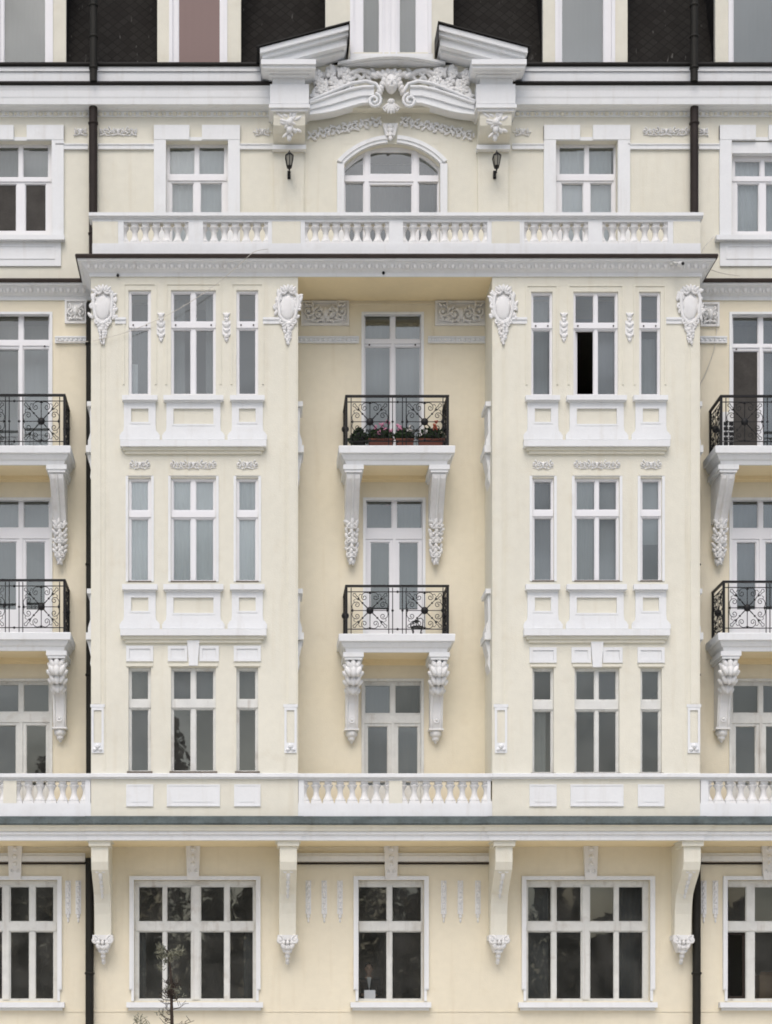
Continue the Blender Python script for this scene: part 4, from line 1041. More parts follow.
# ------------------------------------------------------------------ big consoles of the ground floor
for X in (-2.92, .745, 4.935, 8.59):
    b = MB(); zt = z0 - .006; q = lambda py, dd: PZ(py, dd)
    poly = [(-.001, zt), (-1.04, zt), (-1.04, q(862, 1.0)), (-.98, q(870, .95)), (-.80, q(878, .8)), (-.60, q(886, .6)), (-.44, q(894, .45)), (-.36, q(903, .36)), (-.31, q(914, .3)), (-.29, q(935, .3)), (-.001, q(935, .3))]
    b.prism_yz(poly, X - .165, X + .165)
    b.box(X - .21, X + .21, -1.10, -.5, zt - .10, zt - .003); b.box(X - .25, X + .25, -1.13, -.5, zt - .0032, zt + .004)
    cn = b.build('console', CREAM, BLD)
    c = MB(); Z = q(935, .3)
    c.box(X - .20, X + .20, -.34, -.001, Z - .10, Z - .001)
    for s in (-1, 1):
        c.spiral((X + s * .145, -.36, Z - .10), .085, 1.4, pi / 2, s, .026, 6); c.ell((X + s * .145, -.35, Z - .10), (.04, .04, .04))
        c.ell((X + s * .09, -.33, Z - .21), (.05, .05, .08), rot=s * .3)
    c.prism_xz([(X - .17, Z - .105), (X + .17, Z - .105), (X + .08, Z - .34), (X - .08, Z - .34)], -.28, -.001)
    for k in range(3): c.ell((X + (k - 1) * .08, -.35, Z - .15), (.04, .05, .05))
    for k in range(4): c.ell((X, -.29 + .05 * k, Z - .24 - .085 * k), (.085 - .015 * k, .07, .06))
    c.ell((X, -.10, Z - .53), (.04, .05, .055))
    c.build('console_capital', STUCCO, cn)
    f = MB(); f.ell((X, -.87, q(873, .85)), (.05, .04, .10)); 
    for k in range(5): f.ell((X, -.80 + .095 * k, q(877 + 4.6 * k, .7 - .08 * k)), (.045 - .004 * k, .05, .075))
    for s in (-1, 1): f.spiral((X + s * .07, -.93, q(871, .9)), .05, 1.2, pi / 2, s, .014)
    f.build('console_drop', STUCCO, cn)

# ------------------------------------------------------------------ balconies
def flower_panel(b, P, cx, cz, hw_, hh, r=.0075):
    """P maps (u, v) of the panel plane to a point; drawn in units of the panel's half sizes"""
    def line(pts, rr=r): b.tube([P(cx + u * hw_, cz + v * hh) for u, v in pts], rr, 5)
    def dot(u, v, q): b.ell(P(cx + u * hw_, cz + v * hh), (q, q * .8, q), seg=6, rin=4)
    for (u, v) in ((1, 0), (-1, 0), (0, 1), (0, -1)):
        line([(0, 0), (u * 1.02, v * 1.02)], r * 1.1); dot(u * .95, v * .95, .024)
    for sx in (-1, 1):
        for sz in (-1, 1):
            line([(0, 0), (.30 * sx, .30 * sz)], r * 1.5); line([(.30 * sx, .30 * sz), (.62 * sx, .62 * sz)], r)
            dot(.40 * sx, .40 * sz, .022); dot(.64 * sx, .64 * sz, .016)
            for sw in (0, 1):
                q = (lambda u, v: (u * sx, v * sz)) if not sw else (lambda u, v: (v * sx, u * sz))
                pts = [(.02, .90), (.10, .95), (.22, .97), (.34, .93), (.43, .84), (.45, .73)]
                for i in range(1, 15):
                    t = i / 14; a = .2 - t * 2 * pi * 1.15; rad = .15 * (1 - .72 * t); pts.append((.305 + rad * cos(a), .70 + rad * sin(a)))
                line([q(*p) for p in pts], r * .95)
                line([q(*p) for p in ((.55, .55), (.60, .70), (.72, .78), (.80, .92), (.90, .90))], r * .95)
                line([q(*p) for p in ((.43, .84), (.54, .88), (.60, .78))], r * .8)
    b.ell(P(cx, cz), (.074, .05, .074), seg=10, rin=6)

def railing(b, X, y0, dep, hwid, zb, h):
    hwid -= .03; yf = y0 - dep
    F = lambda u, v: (X + u, yf, zb + v)
    zt = h
    b.box(X - hwid - .025, X + hwid + .025, yf - .03, yf + .03, zb + h - .036, zb + h)
    for u in (-hwid, hwid): b.box(X + u - .022, X + u + .022, yf - .022, yf + .022, zb, zb + h - .046)
    for v, rr in ((h - .13, .010), (.11, .010)): b.tube([F(-hwid, v), F(hwid, v)], rr, 5)
    W2 = 2 * hwid; fx = lambda t: -hwid + t * W2
    for t in (.047, .418, .456, .553, .590, .953): b.tube([F(fx(t), 0.0), F(fx(t), h - .05)], .0095, 5)
    hh = (h - .13 - .11) / 2; cz = .11 + hh
    for t in (.2325, .7715):
        flower_panel(b, F, fx(t), cz, W2 * .183, hh)
    for t in (.456, .553): b.ell(F(fx(t), cz), (.026, .02, .026), seg=6, rin=4)
    for v in (h - .13, .11): b.ell(F(fx(.505), v), (.026, .02, .026), seg=6, rin=4)
    for s in (-1, 1):
        x = X + s * hwid; G = lambda u, v, x=x: (x, yf + u, zb + v)
        b.box(x - .025, x + .025, yf + .031, y0 - .002, zb + h - .036, zb + h)
        for v in (h - .13, .11): b.tube([G(0, v), G(dep, v)], .010, 5)
        for t in (.07, .93): b.tube([G(dep * t, 0), G(dep * t, h - .05)], .0095, 5)
        Gc = lambda u, v, x=x: (x, yf + dep * .5 + u, zb + v)
        flower_panel(b, Gc, 0, cz, dep * .42, hh)
        b.box(x - .02, x + .02, y0 - .045, y0 - .005, zb, zb + h - .046)

def bracket(kind, X, zt, zbm):
    b = MB(); w = .145; H = zt - zbm
    if kind == 'leaf':
        poly = [(-.001, zt), (-.76, zt), (-.79, zt - .04), (-.77, zt - .11), (-.70, zt - .20), (-.58, zt - .33), (-.46, zt - .46), (-.36, zt - .58), (-.29, zt - .69), (-.23, zt - .80), (-.001, zt - .80)]
        w = .135
        b.prism_yz(poly, X - w, X + w)
        for k in (-w + .012, w - .012): b.tube([(X + k, y - .004, z) for y, z in poly[2:10]], .013, 5)
        b.tube([(X, y - .002, z) for y, z in poly[2:10]], .03, 6)
        rnd = random.Random(int(X * 100)); z = zt - .78; n = 9; Lz = H - .80
        for k in range(n):
            u = k / (n - 1.0); ww = (.135, .12, .145, .13, .12, .14, .125, .10, .06)[k]; yy = -.25 + .13 * u; zz = z - .03 - Lz * .94 * u
            b.ell((X + rnd.uniform(-.012, .012), yy - .01, zz), (.045, .075, .085), rot=rnd.uniform(-.2, .2))
            for s in (-1, 1):
                b.ell((X + s * ww * .70, yy + .03 + rnd.uniform(-.02, .01), zz + rnd.uniform(-.02, .04)), (.040, .06, rnd.uniform(.065, .10)), rot=s * rnd.uniform(.3, 1.0))
                if k % 3 == 1: b.spiral((X + s * ww * .55, yy - .05, zz), .055, 1.3, pi / 2, s, .016)
                else: b.ell((X + s * ww * .38, yy - .02, zz - .05), (.028, .045, .05), rot=-s * rnd.uniform(.2, .8))
        b.ell((X, -.11, zbm + .03), (.055, .06, .055))
    else:
        poly = [(-.001, zt), (-.66, zt), (-.74, zt - 0.053), (-.78, zt - 0.159), (-.74, zt - 0.266), (-.64, zt - 0.354), (-.52, zt - 0.460), (-.40, zt - 0.602), (-.33, zt - 0.761), (-.29, zt - 0.974), (-.27, zt - 1.151), (-.23, zt - 1.239), (-.001, zt - 1.239)]
        b.prism_yz(poly, X - w + .02, X + w - .02)
        for k in (-.09, .09): b.tube([(X + k, y - .006, z) for y, z in poly[5:12]], .018, 5)
        for r_ in range(4):                 # acanthus over the volute
            yy, zz = [(-.74, zt - 0.089), (-.76, zt - 0.230), (-.66, zt - 0.381), (-.52, zt - 0.531)][r_]
            ww = (.15, .165, .15, .11)[r_]
            b.ell((X, yy - .03, zz), (.06, .05, .11))
            for s in (-1, 1): b.ell((X + s * ww * .62, yy, zz + .01), (.055, .06, .105), rot=s * .45); b.ell((X + s * ww * .95, yy + .08, zz - .03), (.045, .07, .08), rot=s * .7)
        for s in (-1, 1): b.ell((X + s * .13, -.66, zt - 0.177), (.05, .13, .14))
        b.tube([(X + .062 * cos(a), -.275, zt - 1.080 + .062 * sin(a)) for a in [i * pi / 6 for i in range(13)]], .014, 5); b.ell((X, -.275, zt - 1.080), (.03, .03, .03))
        b.box(X - w, X + w, -.25, -.001, zt - 1.274, zt - 1.243)
        b.ell((X, -.10, zt - 1.328), (.125, .13, .10)); b.ell((X, -.09, zt - 1.425), (.08, .09, .07)); b.ell((X, -.08, zt - 1.487), (.035, .04, .04))
    return b

def balcony(X, zs, h, kind, lab):
    """slab is the part; railing and brackets its sub-parts"""
    hw_, dep, th = 1.135, .97, .33
    rect = [(X - hw_ + .20, -.001), (X - hw_ + .20, -dep + .20), (X + hw_ - .20, -dep + .20), (X + hw_ - .20, -.001)]
    b = MB()
    z1 = zs; zb_ = zs - th
    b.sweep(rect, [(-.6, z1 - .03), (-.6, zb_ + .05), (-.0, zb_ + .05), (.0, zb_), (.05, zb_), (.07, zb_ + .07), (.10, zb_ + .09), (.14, zb_ + .16), (.145, zb_ + .185), (.19, zb_ + .19), (.20, z1 - .015), (.185, z1), (-.6, z1)])
    b.box(X - .5, X + .5, -dep + .5, -.001, z1 - .04, z1 - .004); b.box(X - hw_ + .25, X + hw_ - .25, -dep + .25, -.001, zb_ + .052, zb_ + .14)
    P = b.build('balcony', WHITE, BLD); P['label'] = lab
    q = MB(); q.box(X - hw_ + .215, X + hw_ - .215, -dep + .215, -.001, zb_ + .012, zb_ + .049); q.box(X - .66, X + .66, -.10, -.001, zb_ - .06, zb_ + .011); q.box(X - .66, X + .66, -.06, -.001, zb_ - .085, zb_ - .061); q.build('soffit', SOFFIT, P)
    r = MB(); railing(r, X + (.01 if X < 5 else 0), -.002, .85, 1.02, zs + .002, h); r.build('railing', IRON, P)
    for s in (-1, 1):
        zt = zb_ - .002; xb = X + s * .84
        q = MB(); q.box(xb - .20, xb + .20, -.84, -.001, zt - .09, zt + .001); q.box(xb - .17, xb + .17, -.82, -.001, zt - .14, zt - .092); q.build('bracket_block', WHITE, P)
        bracket(kind, xb, zt - .142, zt - (1.72 if kind == 'leaf' else 2.0)).build('bracket', STUCCO, P)
    return P
BX = [PX(21.3) - .05, 2.862, 10.19]
ZB = [PZ(445.2, .97), PZ(633.5, .97)]
balcony(BX[0], ZB[0], PZ(394.5, .85) - ZB[0], 'leaf', 'balcony with a bare iron railing and leaf brackets')
balcony(BX[1], ZB[0], PZ(395.5, .85) - ZB[0], 'leaf', 'balcony with flower boxes')
balcony(BX[2], ZB[0], PZ(395.5, .85) - ZB[0], 'leaf', 'balcony with an air conditioner')
balcony(BX[0], ZB[1] + .03, PZ(579.5, .85) - ZB[1] - .03, 'volute', 'empty balcony on volute brackets')
balcony(BX[1], ZB[1], PZ(585.3, .85) - ZB[1], 'volute', 'balcony with a small iron chair')
balcony(BX[2] + .05, ZB[1] + .02, PZ(581, .85) - ZB[1] - .02, 'volute', 'empty balcony on volute brackets')

# ------------------------------------------------------------------ rainwater pipes
def pipe(x, y, z0_, z1_, r, m, name='drainpipe', shoe=None, step=2.2):
    b = MB(); pts = [(x, y, z0_), (x, y, z1_)]
    if shoe: pts += shoe
    b.tube(pts, r, 10)
    z = z0_ + step * .4
    while z < z1_: b.lathe((x, y, z), [(r + .004, 0), (r + .018, .012), (r + .018, .04), (r + .004, .052)], 10); z += step
    return b.build(name, m, BLD)
pipe(PX(93.2, .13), -.13, ZC1 + .1, PZ(106, .13), .085, PIPE); pipe(PX(694.3, .13), -.13, ZC1 + .1, PZ(107, .13), .083, PIPE)
pipe(PX(93.5, .33), -.34, zm1 + .05, 23.9, .075, DARKPIPE, step=.62); pipe(PX(694, .33), -.34, zm1 + .05, 23.9, .075, DARKPIPE, step=.62)
pipe(PX(90.3, .13), -.13, z0 + .3, ZC0 - .1, .085, DARKPIPE); pipe(XR1 + .165, -.13, z0 + .3, ZC0 - .1, .075, DARKPIPE)
pipe(PX(89.6, .14), -.14, 0.02, PZ(858, .14), .083, DARKPIPE); pipe(PX(696.6, .14), -.14, .02, PZ(858, .14), .083, DARKPIPE)

# ================================================================== loose things
# --- wall lanterns
def lantern(px, lab):
    X = PX(px, .35); Z = PZ(161.5, .35); y = -.36
    k_ = .60
    o = empty('wall_lantern', (X, -.05, Z), lab, 'lantern', 'lanterns of the attic storey')
    b = MB(); b.box(X - .05, X + .05, -.075, -.051, Z - .34, Z - .08); b.tube([(X, -.07, Z - .28), (X, -.20, Z - .36), (X, -.31, Z - .33), (X, y, Z - .24)], .02, 6); b.spiral((X, -.19, Z - .25), .05, 1, 0, 1, .01); b.build('bracket', IRON, o)
    c = MB(); pr = [(.05, -.23), (.09, -.20), (.085, -.17)]; c.lathe((X, y, Z), pr, 6, False); c.lathe((X, y, Z), [(.16, .13), (.15, .16), (.08, .24), (.05, .26), (.05, .28), (.02, .31), (.012, .36)], 6, False)
    for k in range(6): a = 2 * pi * (k + .5) / 6; c.tube([(X + .085 * cos(a), y + .085 * sin(a), Z - .17), (X + .145 * cos(a), y + .145 * sin(a), Z + .13)], .012, 4)
    c.ell((X, y, Z - .26), (.03, .03, .05)); c.build('lantern_cage', IRON, o)
    g = MB(); g.lathe((X, y, Z), [(.078, -.165), (.136, .128)], 6, False); g.build('lantern_glass', LAMPGLASS, o)
    for ch in o.children: ch.scale = (k_, 1, k_)
lantern(289.3, 'small black wall lantern below the western broken pediment end, leftmost of two'); lantern(496.6, 'small black wall lantern on the attic wall, rightmost of two')

# --- flower boxes, plants
def leaves(b, c, r, n, size, rnd, up=.4):
    for _ in range(n):
        v = Vector((rnd.gauss(0, 1), rnd.gauss(0, 1), rnd.gauss(0, 1))); v.normalize(); v *= rnd.uniform(.35, 1.0)
        p = Vector((c[0] + v.x * r[0], c[1] + v.y * r[1], c[2] + v.z * r[2]))
        t = Vector((rnd.uniform(-1, 1), rnd.uniform(-1, 1), rnd.uniform(-.3, 1))).normalized(); u = t.cross(Vector((rnd.uniform(-1, 1), rnd.uniform(-1, 1), rnd.uniform(-1, 1)))).normalized()
        s = size * rnd.uniform(.6, 1.3)
        b.add([p - t * s, p + u * s * .45, p + t * s, p - u * s * .45], [(0, 1, 2, 3)], False)
def flower_box(px0, px1, lab, spec, seed):
    d = .68; X0, X1 = PX(px0, d), PX(px1, d); z = ZB[0] + .004; xm = (X0 + X1) / 2; rnd = random.Random(seed)
    o = empty('flower_box', (xm, -d, z), lab, 'flower box', 'flower boxes on the middle balcony')
    b = MB(); n = 4; h = .19; t = .02
    b.add([(X0 + .02, -d - .085, z), (X1 - .02, -d - .085, z), (X1 - .02, -d + .085, z), (X0 + .02, -d + .085, z), (X0, -d - .105, z + h), (X1, -d - .105, z + h), (X1, -d + .105, z + h), (X0, -d + .105, z + h)], [(3, 2, 1, 0), (0, 1, 5, 4), (1, 2, 6, 5), (2, 3, 7, 6), (3, 0, 4, 7), (4, 5, 6, 7)], False)
    b.plate((X0 - .012, X1 + .012, z + h - .035, z + h), [], -d - .118, -d - .106); b.build('box', TERRA, o)
    f = MB(); leaves(f, (xm, -d, z + h + .09), ((X1 - X0) * .56, .15, .15), 800, .045, rnd); f.build('foliage', LEAF, o, recalc=False)
    for name, m, pts in spec:
        g = MB()
        for (u, dz) in pts:
            c = (X0 + u * (X1 - X0), -d - .10, z + h + dz)
            for j in range(7): a = rnd.uniform(0, 6.3); q = rnd.uniform(0, .045); g.ell((c[0] + q * cos(a), c[1] + rnd.uniform(-.03, .03), c[2] + q * sin(a)), (.022, .018, .022), seg=6, rin=4)
        g.build(name, m, o)
flower_box(368.5, 393.5, 'terracotta flower box with pink blooms, next to the potted shrub', [('blossom', PINKF, [(.25, .22), (.5, .27), (.62, .18), (.75, .30), (.4, .12), (.85, .16)])], 1)
flower_box(396, 413.5, 'terracotta flower box with white blooms between two others', [('blossom', WHITEF, [(.75, .22), (.85, .17), (.7, .15)]), ('pink_blossom', PINKF, [(.1, .25), (.2, .2)])], 2)
flower_box(418.5, 443.5, 'longest terracotta flower box, with orange-red blooms', [('blossom', REDF, [(.62, .25), (.7, .32), (.66, .19)]), ('white_blossom', WHITEF, [(.05, .1), (.25, .14)])], 3)
d = .66; X = PX(359, d); z = ZB[0] + .003
o = empty('potted_shrub', (X, -d, z), 'dark green bushy shrub in a pot at the end of the flower boxes', 'plant')
b = MB(); b.lathe((X, -d, z), [(.10, 0), (.135, .17), (.15, .175), (.15, .21)], 14); b.build('pot', GUTTER, o)
f = MB(); rnd = random.Random(8)
for k in range(6): leaves(f, (X, -d, z + .18 + k * .04), (.26 - .036 * k, .20 - .02 * k, .05), 220, .04, rnd)
f.build('foliage', LEAF, o, recalc=False)

# --- small iron chair on the lower middle balcony
X, y, z = PX(417, .5), -.50, ZB[1] + .003
o = empty('iron_chair', (X, y, z), 'small black wrought iron chair on the lower middle balcony', 'chair')
b = MB(); b.lathe((X, y, z), [(.17, .33), (.18, .335), (.18, .355), (.17, .36)], 16); b.build('seat', IRON, o)
for sx in (-1, 1):
    for sy in (-1, 1):
        b = MB(); b.tube([(X + sx * .13, y + sy * .12, z + .33), (X + sx * .10, y + sy * .10, z + .18), (X + sx * .17, y + sy * .15, z)], .014, 6); b.build('leg', IRON, o)
b = MB(); b.tube([(X + .16, y + .1, z + .34), (X + .18, y + .13, z + .60), (X + .12, y + .14, z + .66), (X + .02, y + .15, z + .62)], .014, 6); b.tube([(X - .15, y + .1, z + .34), (X - .17, y + .13, z + .47), (X - .08, y + .14, z + .52)], .014, 6)
b.ell((X + .0, y + .13, z + .56), (.08, .015, .05)); b.spiral((X - .02, y + .14, z + .45), .08, 1.3, 0, 1, .01); b.build('backrest', IRON, o)
for ch in o.children: ch.scale = (.72, .72, .66)

# --- air conditioner on the right balcony
X0, X1 = PX(721.2, .35), PX(732.5, .35); z = ZB[0] + .004
o = empty('air_conditioner', ((X0 + X1) / 2, -.3, z), 'white air conditioner unit with black louvres behind the balcony railing', 'air conditioner')
b = MB(); zt = z + .84; b.box(X0, X1, -.42, -.06, z + .08, zt); b.build('housing', PLASTIC, o)
g = MB()
for k in range(5):
    for j in range(2):
        xa = X0 + .03 + j * .105; zz = z + .17 + k * .10; g.box(xa, xa + .085, -.428, -.4195, zz, zz + .07)
g.build('louvre', IRON, o)
f = MB()
for xa in (X0 + .01, X1 - .05): f.box(xa, xa + .04, -.40, -.08, z, z + .079)
f.build('foot', IRON, o)

# --- security camera and small round fixtures under the cornice
X, y, z = PX(677, 1.3), -DB - .24, PZ(264.5, 1.3)
o = empty('security_camera', (X, y + .05, z), 'small white security camera on the cornice of the upper floor', 'camera')
b = MB(); b.box(X - .13, X - .05, y + .03, y + .075, z + .0, z + .1); b.tube([(X - .09, y + .03, z + .04), (X - .02, y - .04, z), (X + .03, y - .06, z - .02)], .018, 6); b.build('mount', OLDFRAME, o)
b = MB(); b.tube([(X + .03, y + .02, z - .0), (X + .06, y - .17, z - .07)], .045, 10); b.build('camera_body', PLASTIC, o)
b = MB(); b.ell((X + .062, y - .175, z - .072), (.033, .02, .033)); b.build('lens', IRON, o)
for px, py, lab in ((117.7, 274.7, 'tiny dark round fixture under the cornice of the shuttered oriel'), (383.5, 272.3, 'tiny dark round fixture on the cornice over the flower balcony'), (395.3, 832, 'tiny dark round fixture on the cornice over the ground floor')):
    dd = 1.17 if py < 500 else 1.2; X, z = PX(px, dd), PZ(py, dd); yb = (-DB - .036) if py < 500 else -1.146
    b = MB(); b.ell((X, yb - .015, z), (.026, .03, .026)); b.tube([(X, yb - .008, z), (X, yb + .01, z)], .03, 8)
    tag(b.build('round_fixture', IRON, None, loc=(X, yb, z)), lab.replace('shuttered', 'fully closed'), 'fixture', 'small fixtures on the cornices')

# --- loose cables
def cable(pts, lab, r=.008):
    b = MB(); n = len(pts); P = []
    for i in range(n - 1):
        p0, p1, p2, p3 = [Vector(pts[max(0, min(n - 1, i + k))]) for k in (-1, 0, 1, 2)]
        for j in range(8):
            t = j / 8; P.append(.5 * ((2 * p1) + (p2 - p0) * t + (2 * p0 - 5 * p1 + 4 * p2 - p3) * t * t + (3 * p1 - p0 - 3 * p2 + p3) * t ** 3))
    P.append(Vector(pts[-1])); b.tube(P, r, 5)
    return tag(b.build('cable', CABLE, None, loc=tuple(pts[0])), lab, 'cable', 'loose cables on the facade')
c3 = lambda px, py, d: (PX(px, d), -d, PZ(py, d))
cable([c3(93, 341, 1.16), c3(130, 331, 1.17), c3(175, 311, 1.18), c3(215, 285, 1.20), c3(240, 264, 1.34), c3(254, 252, 1.39), c3(268, 249, 1.17)], 'thin pale cable slanting across the oriel with closed windows', .006)
cable([c3(700, 255, 1.2), c3(706, 245, .7), c3(714, 236, .05)], 'thin pale cable rising from the cornice corner to the attic wall', .009)
cable([c3(706, 268, .3), c3(722, 273, .32), c3(740, 276, .32)], 'short grey cable sagging along the brown flashing', .008)
cable([c3(56, 341, .1), c3(70, 342, .12), c3(88, 341.5, .25)], 'thin grey cable in front of the dentil band beside the drainpipe', .008)
cable([c3(717, 318, .03), c3(715, 345, .03), c3(706, 372, .03), c3(700, 384, .03)], 'thin curved cable hanging on the wall beside the air conditioner balcony', .008)

# --- carton in the ground floor window
X0 = PX(759, -.5); b = MB(); zc_ = PZ(998, -.5); b.box(X0, X0 + .42, .45, .85, zc_ - .35, PZ(975, -.5)); b.add([(X0, .45, PZ(975, -.5) + .001), (X0 + .42, .45, PZ(975, -.5) + .001), (X0 + .42, .36, PZ(972, -.5)), (X0, .36, PZ(972, -.5))], [(0, 1, 2, 3)])
tag(b.build('cardboard_box', CARD, None, loc=(X0 + .2, .6, zc_ - .35)), 'brown cardboard box behind the ground floor pane beside the open casement', 'box')
b = MB(); b.box(X0 - .1, X0 + .6, .43, .95, zc_ - .40, zc_ - .352)
for xx in (X0 - .06, X0 + .52):
    for yy in (.47, .87): b.box(xx, xx + .04, yy, yy + .04, 1.582, zc_ - .401)
tag(b.build('side_table', INFLOOR, None, loc=(X0 + .2, .6, 1.58)), 'plain wooden table holding the brown cardboard box', 'table')

# ------------------------------------------------------------------ person behind the middle ground floor window
def skin_obj(name, verts, edges, radii, m, parent, root=0, sub=2):
    me = bpy.data.meshes.new(name); off = wloc(parent); me.from_pydata([tuple(Vector(v) - off) for v in verts], edges, []); me.materials.append(m)
    o = bpy.data.objects.new(name, me); COL.objects.link(o); o.parent = parent
    sk = o.modifiers.new('skin', 'SKIN'); sk.use_smooth_shade = True
    if not me.skin_vertices: me.skin_vertices.new()
    for i, r in enumerate(radii):
        r = r if isinstance(r, tuple) else (r, r); me.skin_vertices[0].data[i].radius = r; me.skin_vertices[0].data[i].use_root = (i == root)
    s = o.modifiers.new('sub', 'SUBSURF'); s.levels = sub; s.render_levels = sub
    return o
px_, py_ = PX(368.4, -.55), .46; pz = 1.58
per = empty('person', (px_, py_, pz), 'person in a black suit and white shirt standing behind the middle ground floor window', 'person')
A = lambda x, y, z: (px_ + x, py_ + y, pz + z)
# body in skin tone: legs, trunk, neck, arms, hands with fingers
V = [A(0, 0, .95), A(0, .0, 1.12), A(0, 0, 1.32), A(0, .01, 1.44), A(0, 0, 1.52), A(0, -.01, 1.60),
     A(-.10, 0, .88), A(-.11, -.01, .50), A(-.11, .02, .09), A(-.12, -.12, .04), A(.10, 0, .88), A(.11, -.01, .50), A(.11, .02, .09), A(.12, -.12, .04),
     A(-.18, .01, 1.41), A(-.235, .03, 1.14), A(-.11, -.17, 1.13), A(-.06, -.23, 1.15), A(.18, .01, 1.41), A(.235, .03, 1.14), A(.11, -.17, 1.13), A(.06, -.23, 1.15)]
E_ = [(0, 1), (1, 2), (2, 3), (3, 4), (4, 5), (0, 6), (6, 7), (7, 8), (8, 9), (0, 10), (10, 11), (11, 12), (12, 13), (3, 14), (14, 15), (15, 16), (16, 17), (3, 18), (18, 19), (19, 20), (20, 21)]
Rr = [(.14, .11), (.13, .10), (.13, .09), (.06, .055), .05, .055, .085, .06, .042, .04, .085, .06, .042, .04, .04, .042, .03, .036, .04, .042, .03, .036]
for s, hnd in ((-1, 17), (1, 21)):
    bx, by, bz = V[hnd][0] - px_, V[hnd][1] - py_, V[hnd][2] - pz
    for k in range(4):
        i0 = len(V); zz = bz + .030 - .02 * k; L = (.030, .036, .033, .026)[k]
        V += [A(bx - s * .022, by - .030, zz), A(bx - s * (.03 + L), by - .038, zz - .004), A(bx - s * (.032 + 1.7 * L), by - .018, zz - .006)]
        E_ += [(hnd, i0), (i0, i0 + 1), (i0 + 1, i0 + 2)]; Rr += [.010, .009, .008]
    i0 = len(V); V += [A(bx + s * .0, by - .01, bz + .045), A(bx - s * .02, by - .03, bz + .07)]; E_ += [(hnd, i0), (i0, i0 + 1)]; Rr += [.012, .010]
body = skin_obj('body', V, E_, Rr, SKIN, per)
h = MB(); hc = A(0, -.02, 1.66)
h.ell(hc, (.078, .098, .118), seg=16, rin=12); h.ell((hc[0], hc[1] - .03, hc[2] - .06), (.055, .065, .06), seg=12, rin=8); h.ell((hc[0], hc[1] - .102, hc[2] - .015), (.013, .02, .026))
for s in (-1, 1): h.ell((hc[0] + s * .079, hc[1] + .005, hc[2] - .005), (.012, .022, .032)); h.ell((hc[0] + s * .03, hc[1] - .09, hc[2] + .035), (.022, .012, .007))
h.build('head', SKIN, per)
h = MB()
for s in (-1, 1): h.ell((hc[0] + s * .03, hc[1] - .0925, hc[2] + .014), (.012, .008, .007))
h.build('eye', HAIR, per); h = MB(); h.ell((hc[0], hc[1] - .091, hc[2] - .062), (.024, .010, .006)); h.build('mouth', mat('lips', (.33, .14, .12), .6), per)
h = MB(); h.ell((hc[0], hc[1] + .022, hc[2] + .038), (.085, .098, .098), seg=16, rin=10); h.build('hair', HAIR, per)
jv = [A(0, .0, .84), A(0, 0, 1.10), A(0, 0, 1.32), A(0, .02, 1.43), A(-.18, .01, 1.425), A(-.24, .035, 1.14), A(-.125, -.145, 1.125), A(.18, .01, 1.425), A(.24, .035, 1.14), A(.125, -.145, 1.125)]
skin_obj('jacket', jv, [(0, 1), (1, 2), (2, 3), (3, 4), (4, 5), (5, 6), (3, 7), (7, 8), (8, 9)], [(.19, .14), (.17, .135), (.19, .14), (.12, .10), .085, .064, .048, .085, .064, .048], SUIT, per, root=1)
skin_obj('trousers', [A(0, 0, .92), A(-.10, 0, .85), A(-.11, -.01, .48), A(-.11, .02, .08), A(.10, 0, .85), A(.11, -.01, .48), A(.11, .02, .08)], [(0, 1), (1, 2), (2, 3), (0, 4), (4, 5), (5, 6)], [(.155, .125), .10, .078, .065, .10, .078, .065], SUIT, per)
h = MB(); h.prism_xz([(px_ - .045, pz + 1.49), (px_ + .045, pz + 1.49), (px_ + .03, pz + 1.40), (px_, pz + 1.20), (px_ - .03, pz + 1.40)], py_ - .155, py_ - .09); h.build('shirt', SHIRT, per)
b = MB(); b.box(px_ - .11, px_ + .11, py_ - .285, py_ - .268, pz + 1.045, pz + 1.225); b.box(px_ - .105, px_ + .115, py_ - .302, py_ - .287, pz + 1.05, pz + 1.215)
tag(b.build('papers', mat('paper', (.40, .42, .44), .8), None, loc=(px_, py_ - .28, pz + 1.045)), 'white papers held by the person in the suit', 'papers')

# ------------------------------------------------------------------ young conifer in front
d = 5.0; X, Z = PX(172, d), PZ(1024, d); rnd = random.Random(12)
o = empty('young_conifer', (X, -d, 0), 'sparse young conifer with bare twigs and a tuft of needles at its tip', 'tree')
P = lambda px, py, dy=0: (PX(px, d), -d + dy, PZ(py, d))
b = MB(); b.tube([(X + .02, -d, 0), P(173, 1050), P(172, 1024), P(171.5, 1005), P(171.5, 985), P(170.5, 970), P(168.5, 958), P(167, 950)], .038, 8, True, .012); b.build('trunk', BARK, o)
b = MB()
tw = []
for k in range(64):
    py = rnd.uniform(984, 1085); s = rnd.choice((-1, 1)); L = rnd.uniform(4, 8 + (py - 975) * .30); a = rnd.uniform(0, 2 * pi)
    p0 = Vector(P(171.7, py)); v = Vector((cos(a), sin(a) * .9, rnd.uniform(.15, .5))) * L / 50 * .86
    p1 = p0 + v * .55 + Vector((0, 0, -.03)); p2 = p0 + v; b.tube([p0, p1, p2], .010, 4, True, .004); tw.append(p2)
    for j in range(4):
        q = p0 + v * rnd.uniform(.35, .95); b.tube([q, q + Vector((rnd.uniform(-.09, .09), rnd.uniform(-.09, .09), rnd.uniform(.0, .12)))], .005, 3)
b.build('branch', BARK, o)
b = MB()
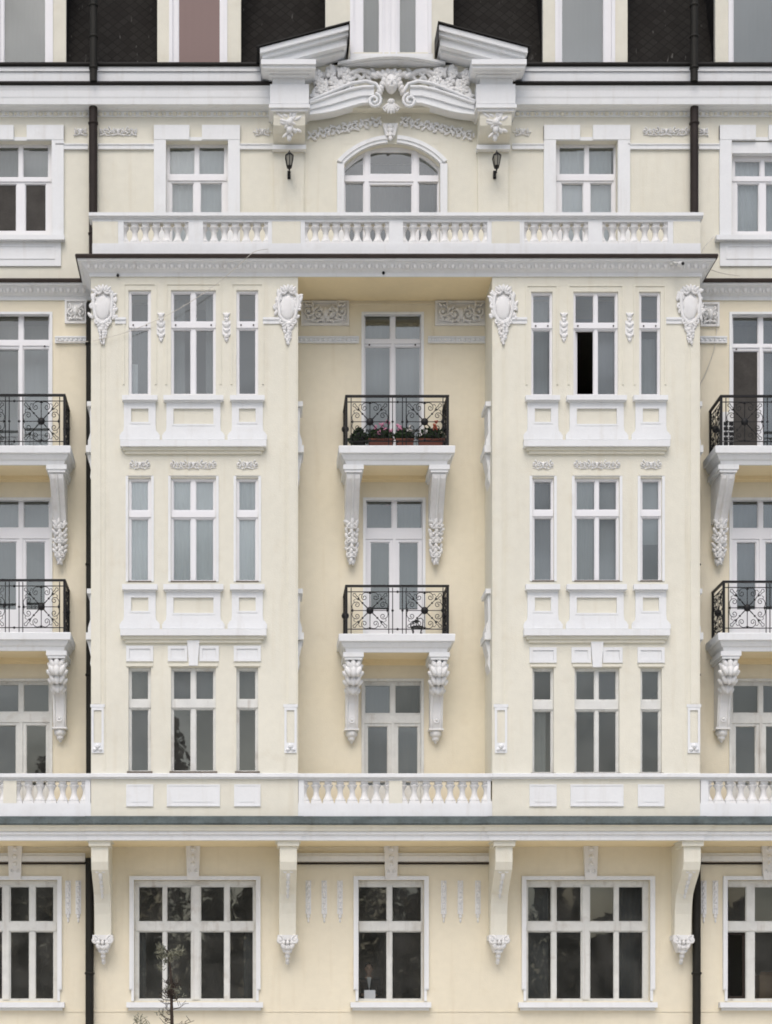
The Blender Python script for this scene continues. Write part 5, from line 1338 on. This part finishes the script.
def needles(c, r, n, L=.075):
    for _ in range(n):
        p = Vector(c) + Vector((rnd.gauss(0, r[0]), rnd.gauss(0, r[1]), rnd.gauss(0, r[2]))); t = Vector((rnd.uniform(-1, 1), rnd.uniform(-1, 1), rnd.uniform(-.2, 1.2))).normalized() * L * rnd.uniform(.6, 1.2)
        u = t.cross(Vector((rnd.uniform(-1, 1), rnd.uniform(-1, 1), .3))).normalized() * .009
        b.add([p - u, p + u, p + t + u * .5, p + t - u * .5], [(0, 1, 2, 3)], False)
needles(P(160.5, 950), (.03, .05, .05), 75); needles(P(163, 956), (.04, .05, .05), 75); needles(P(170, 956), (.07, .05, .035), 90); needles(P(177, 953), (.05, .05, .03), 80); needles(P(168, 961), (.05, .05, .04), 60); needles(P(161.5, 968), (.03, .03, .03), 14)
needles(P(139, 1021), (.05, .06, .05), 50); needles(P(143, 1028), (.07, .06, .05), 50)
b.tube([P(171.7, 1045), P(155, 1034), P(140, 1022)], .012, 5, True, .006)
for p2 in tw:
    if rnd.random() < .12: needles(p2, (.03, .03, .03), 9)
for k in range(60):
    q = P(rnd.gauss(172, 22), rnd.uniform(1035, 1110)); needles(q, (.06, .08, .05), 14)
b.build('needle', NEEDLE, o, recalc=False)['kind'] = 'stuff'

# ------------------------------------------------------------------ the wood across the street (what the panes mirror)
b = MB(); rnd = random.Random(3)
for k in range(74):
    x = -34 + k * 1.2 + rnd.uniform(-2, 2); y = -66 - rnd.uniform(0, 16); h = rnd.choice((7, 9, 12, 14, 16, 18) if x < 8 else (5, 6, 8, 9, 11, 13)) * rnd.uniform(.85, 1.15); r = h * rnd.uniform(.20, .34)
    b.tube([(x, y, -.2), (x + rnd.uniform(-.5, .5), y, h * .6), (x, y, h)], .25, 5, True, .05)
    b.mi = k % 3
    for j in range(2400):
        u = rnd.random() ** .8; z = h * (.14 + .88 * u); rad = r * (1.15 - u) * rnd.uniform(.2, 1.1); a = rnd.uniform(0, 2 * pi)
        p = Vector((x + rad * cos(a), y + rad * sin(a), z)); s = rnd.uniform(.10, .30)
        t = Vector((rnd.uniform(-1, 1), rnd.uniform(-1, 1), rnd.uniform(-1, .6))).normalized(); w = t.cross(Vector((rnd.uniform(-1, 1), rnd.uniform(-1, 1), rnd.uniform(-1, 1)))).normalized()
        b.add([p - t * s, p + w * s * .5, p + t * s, p - w * s * .5], [(0, 1, 2, 3)], False)
tag(b.build('distant_wood', [WOODFAR, mat('far_foliage_grey', (.15, .15, .11), .8, var=.5, vscale=.4), mat('far_foliage_dark', (.06, .07, .048), .8, var=.5, vscale=.4)], None, recalc=False), 'dark green wood across the street, mirrored in the ground floor panes', 'wood', kind='stuff')
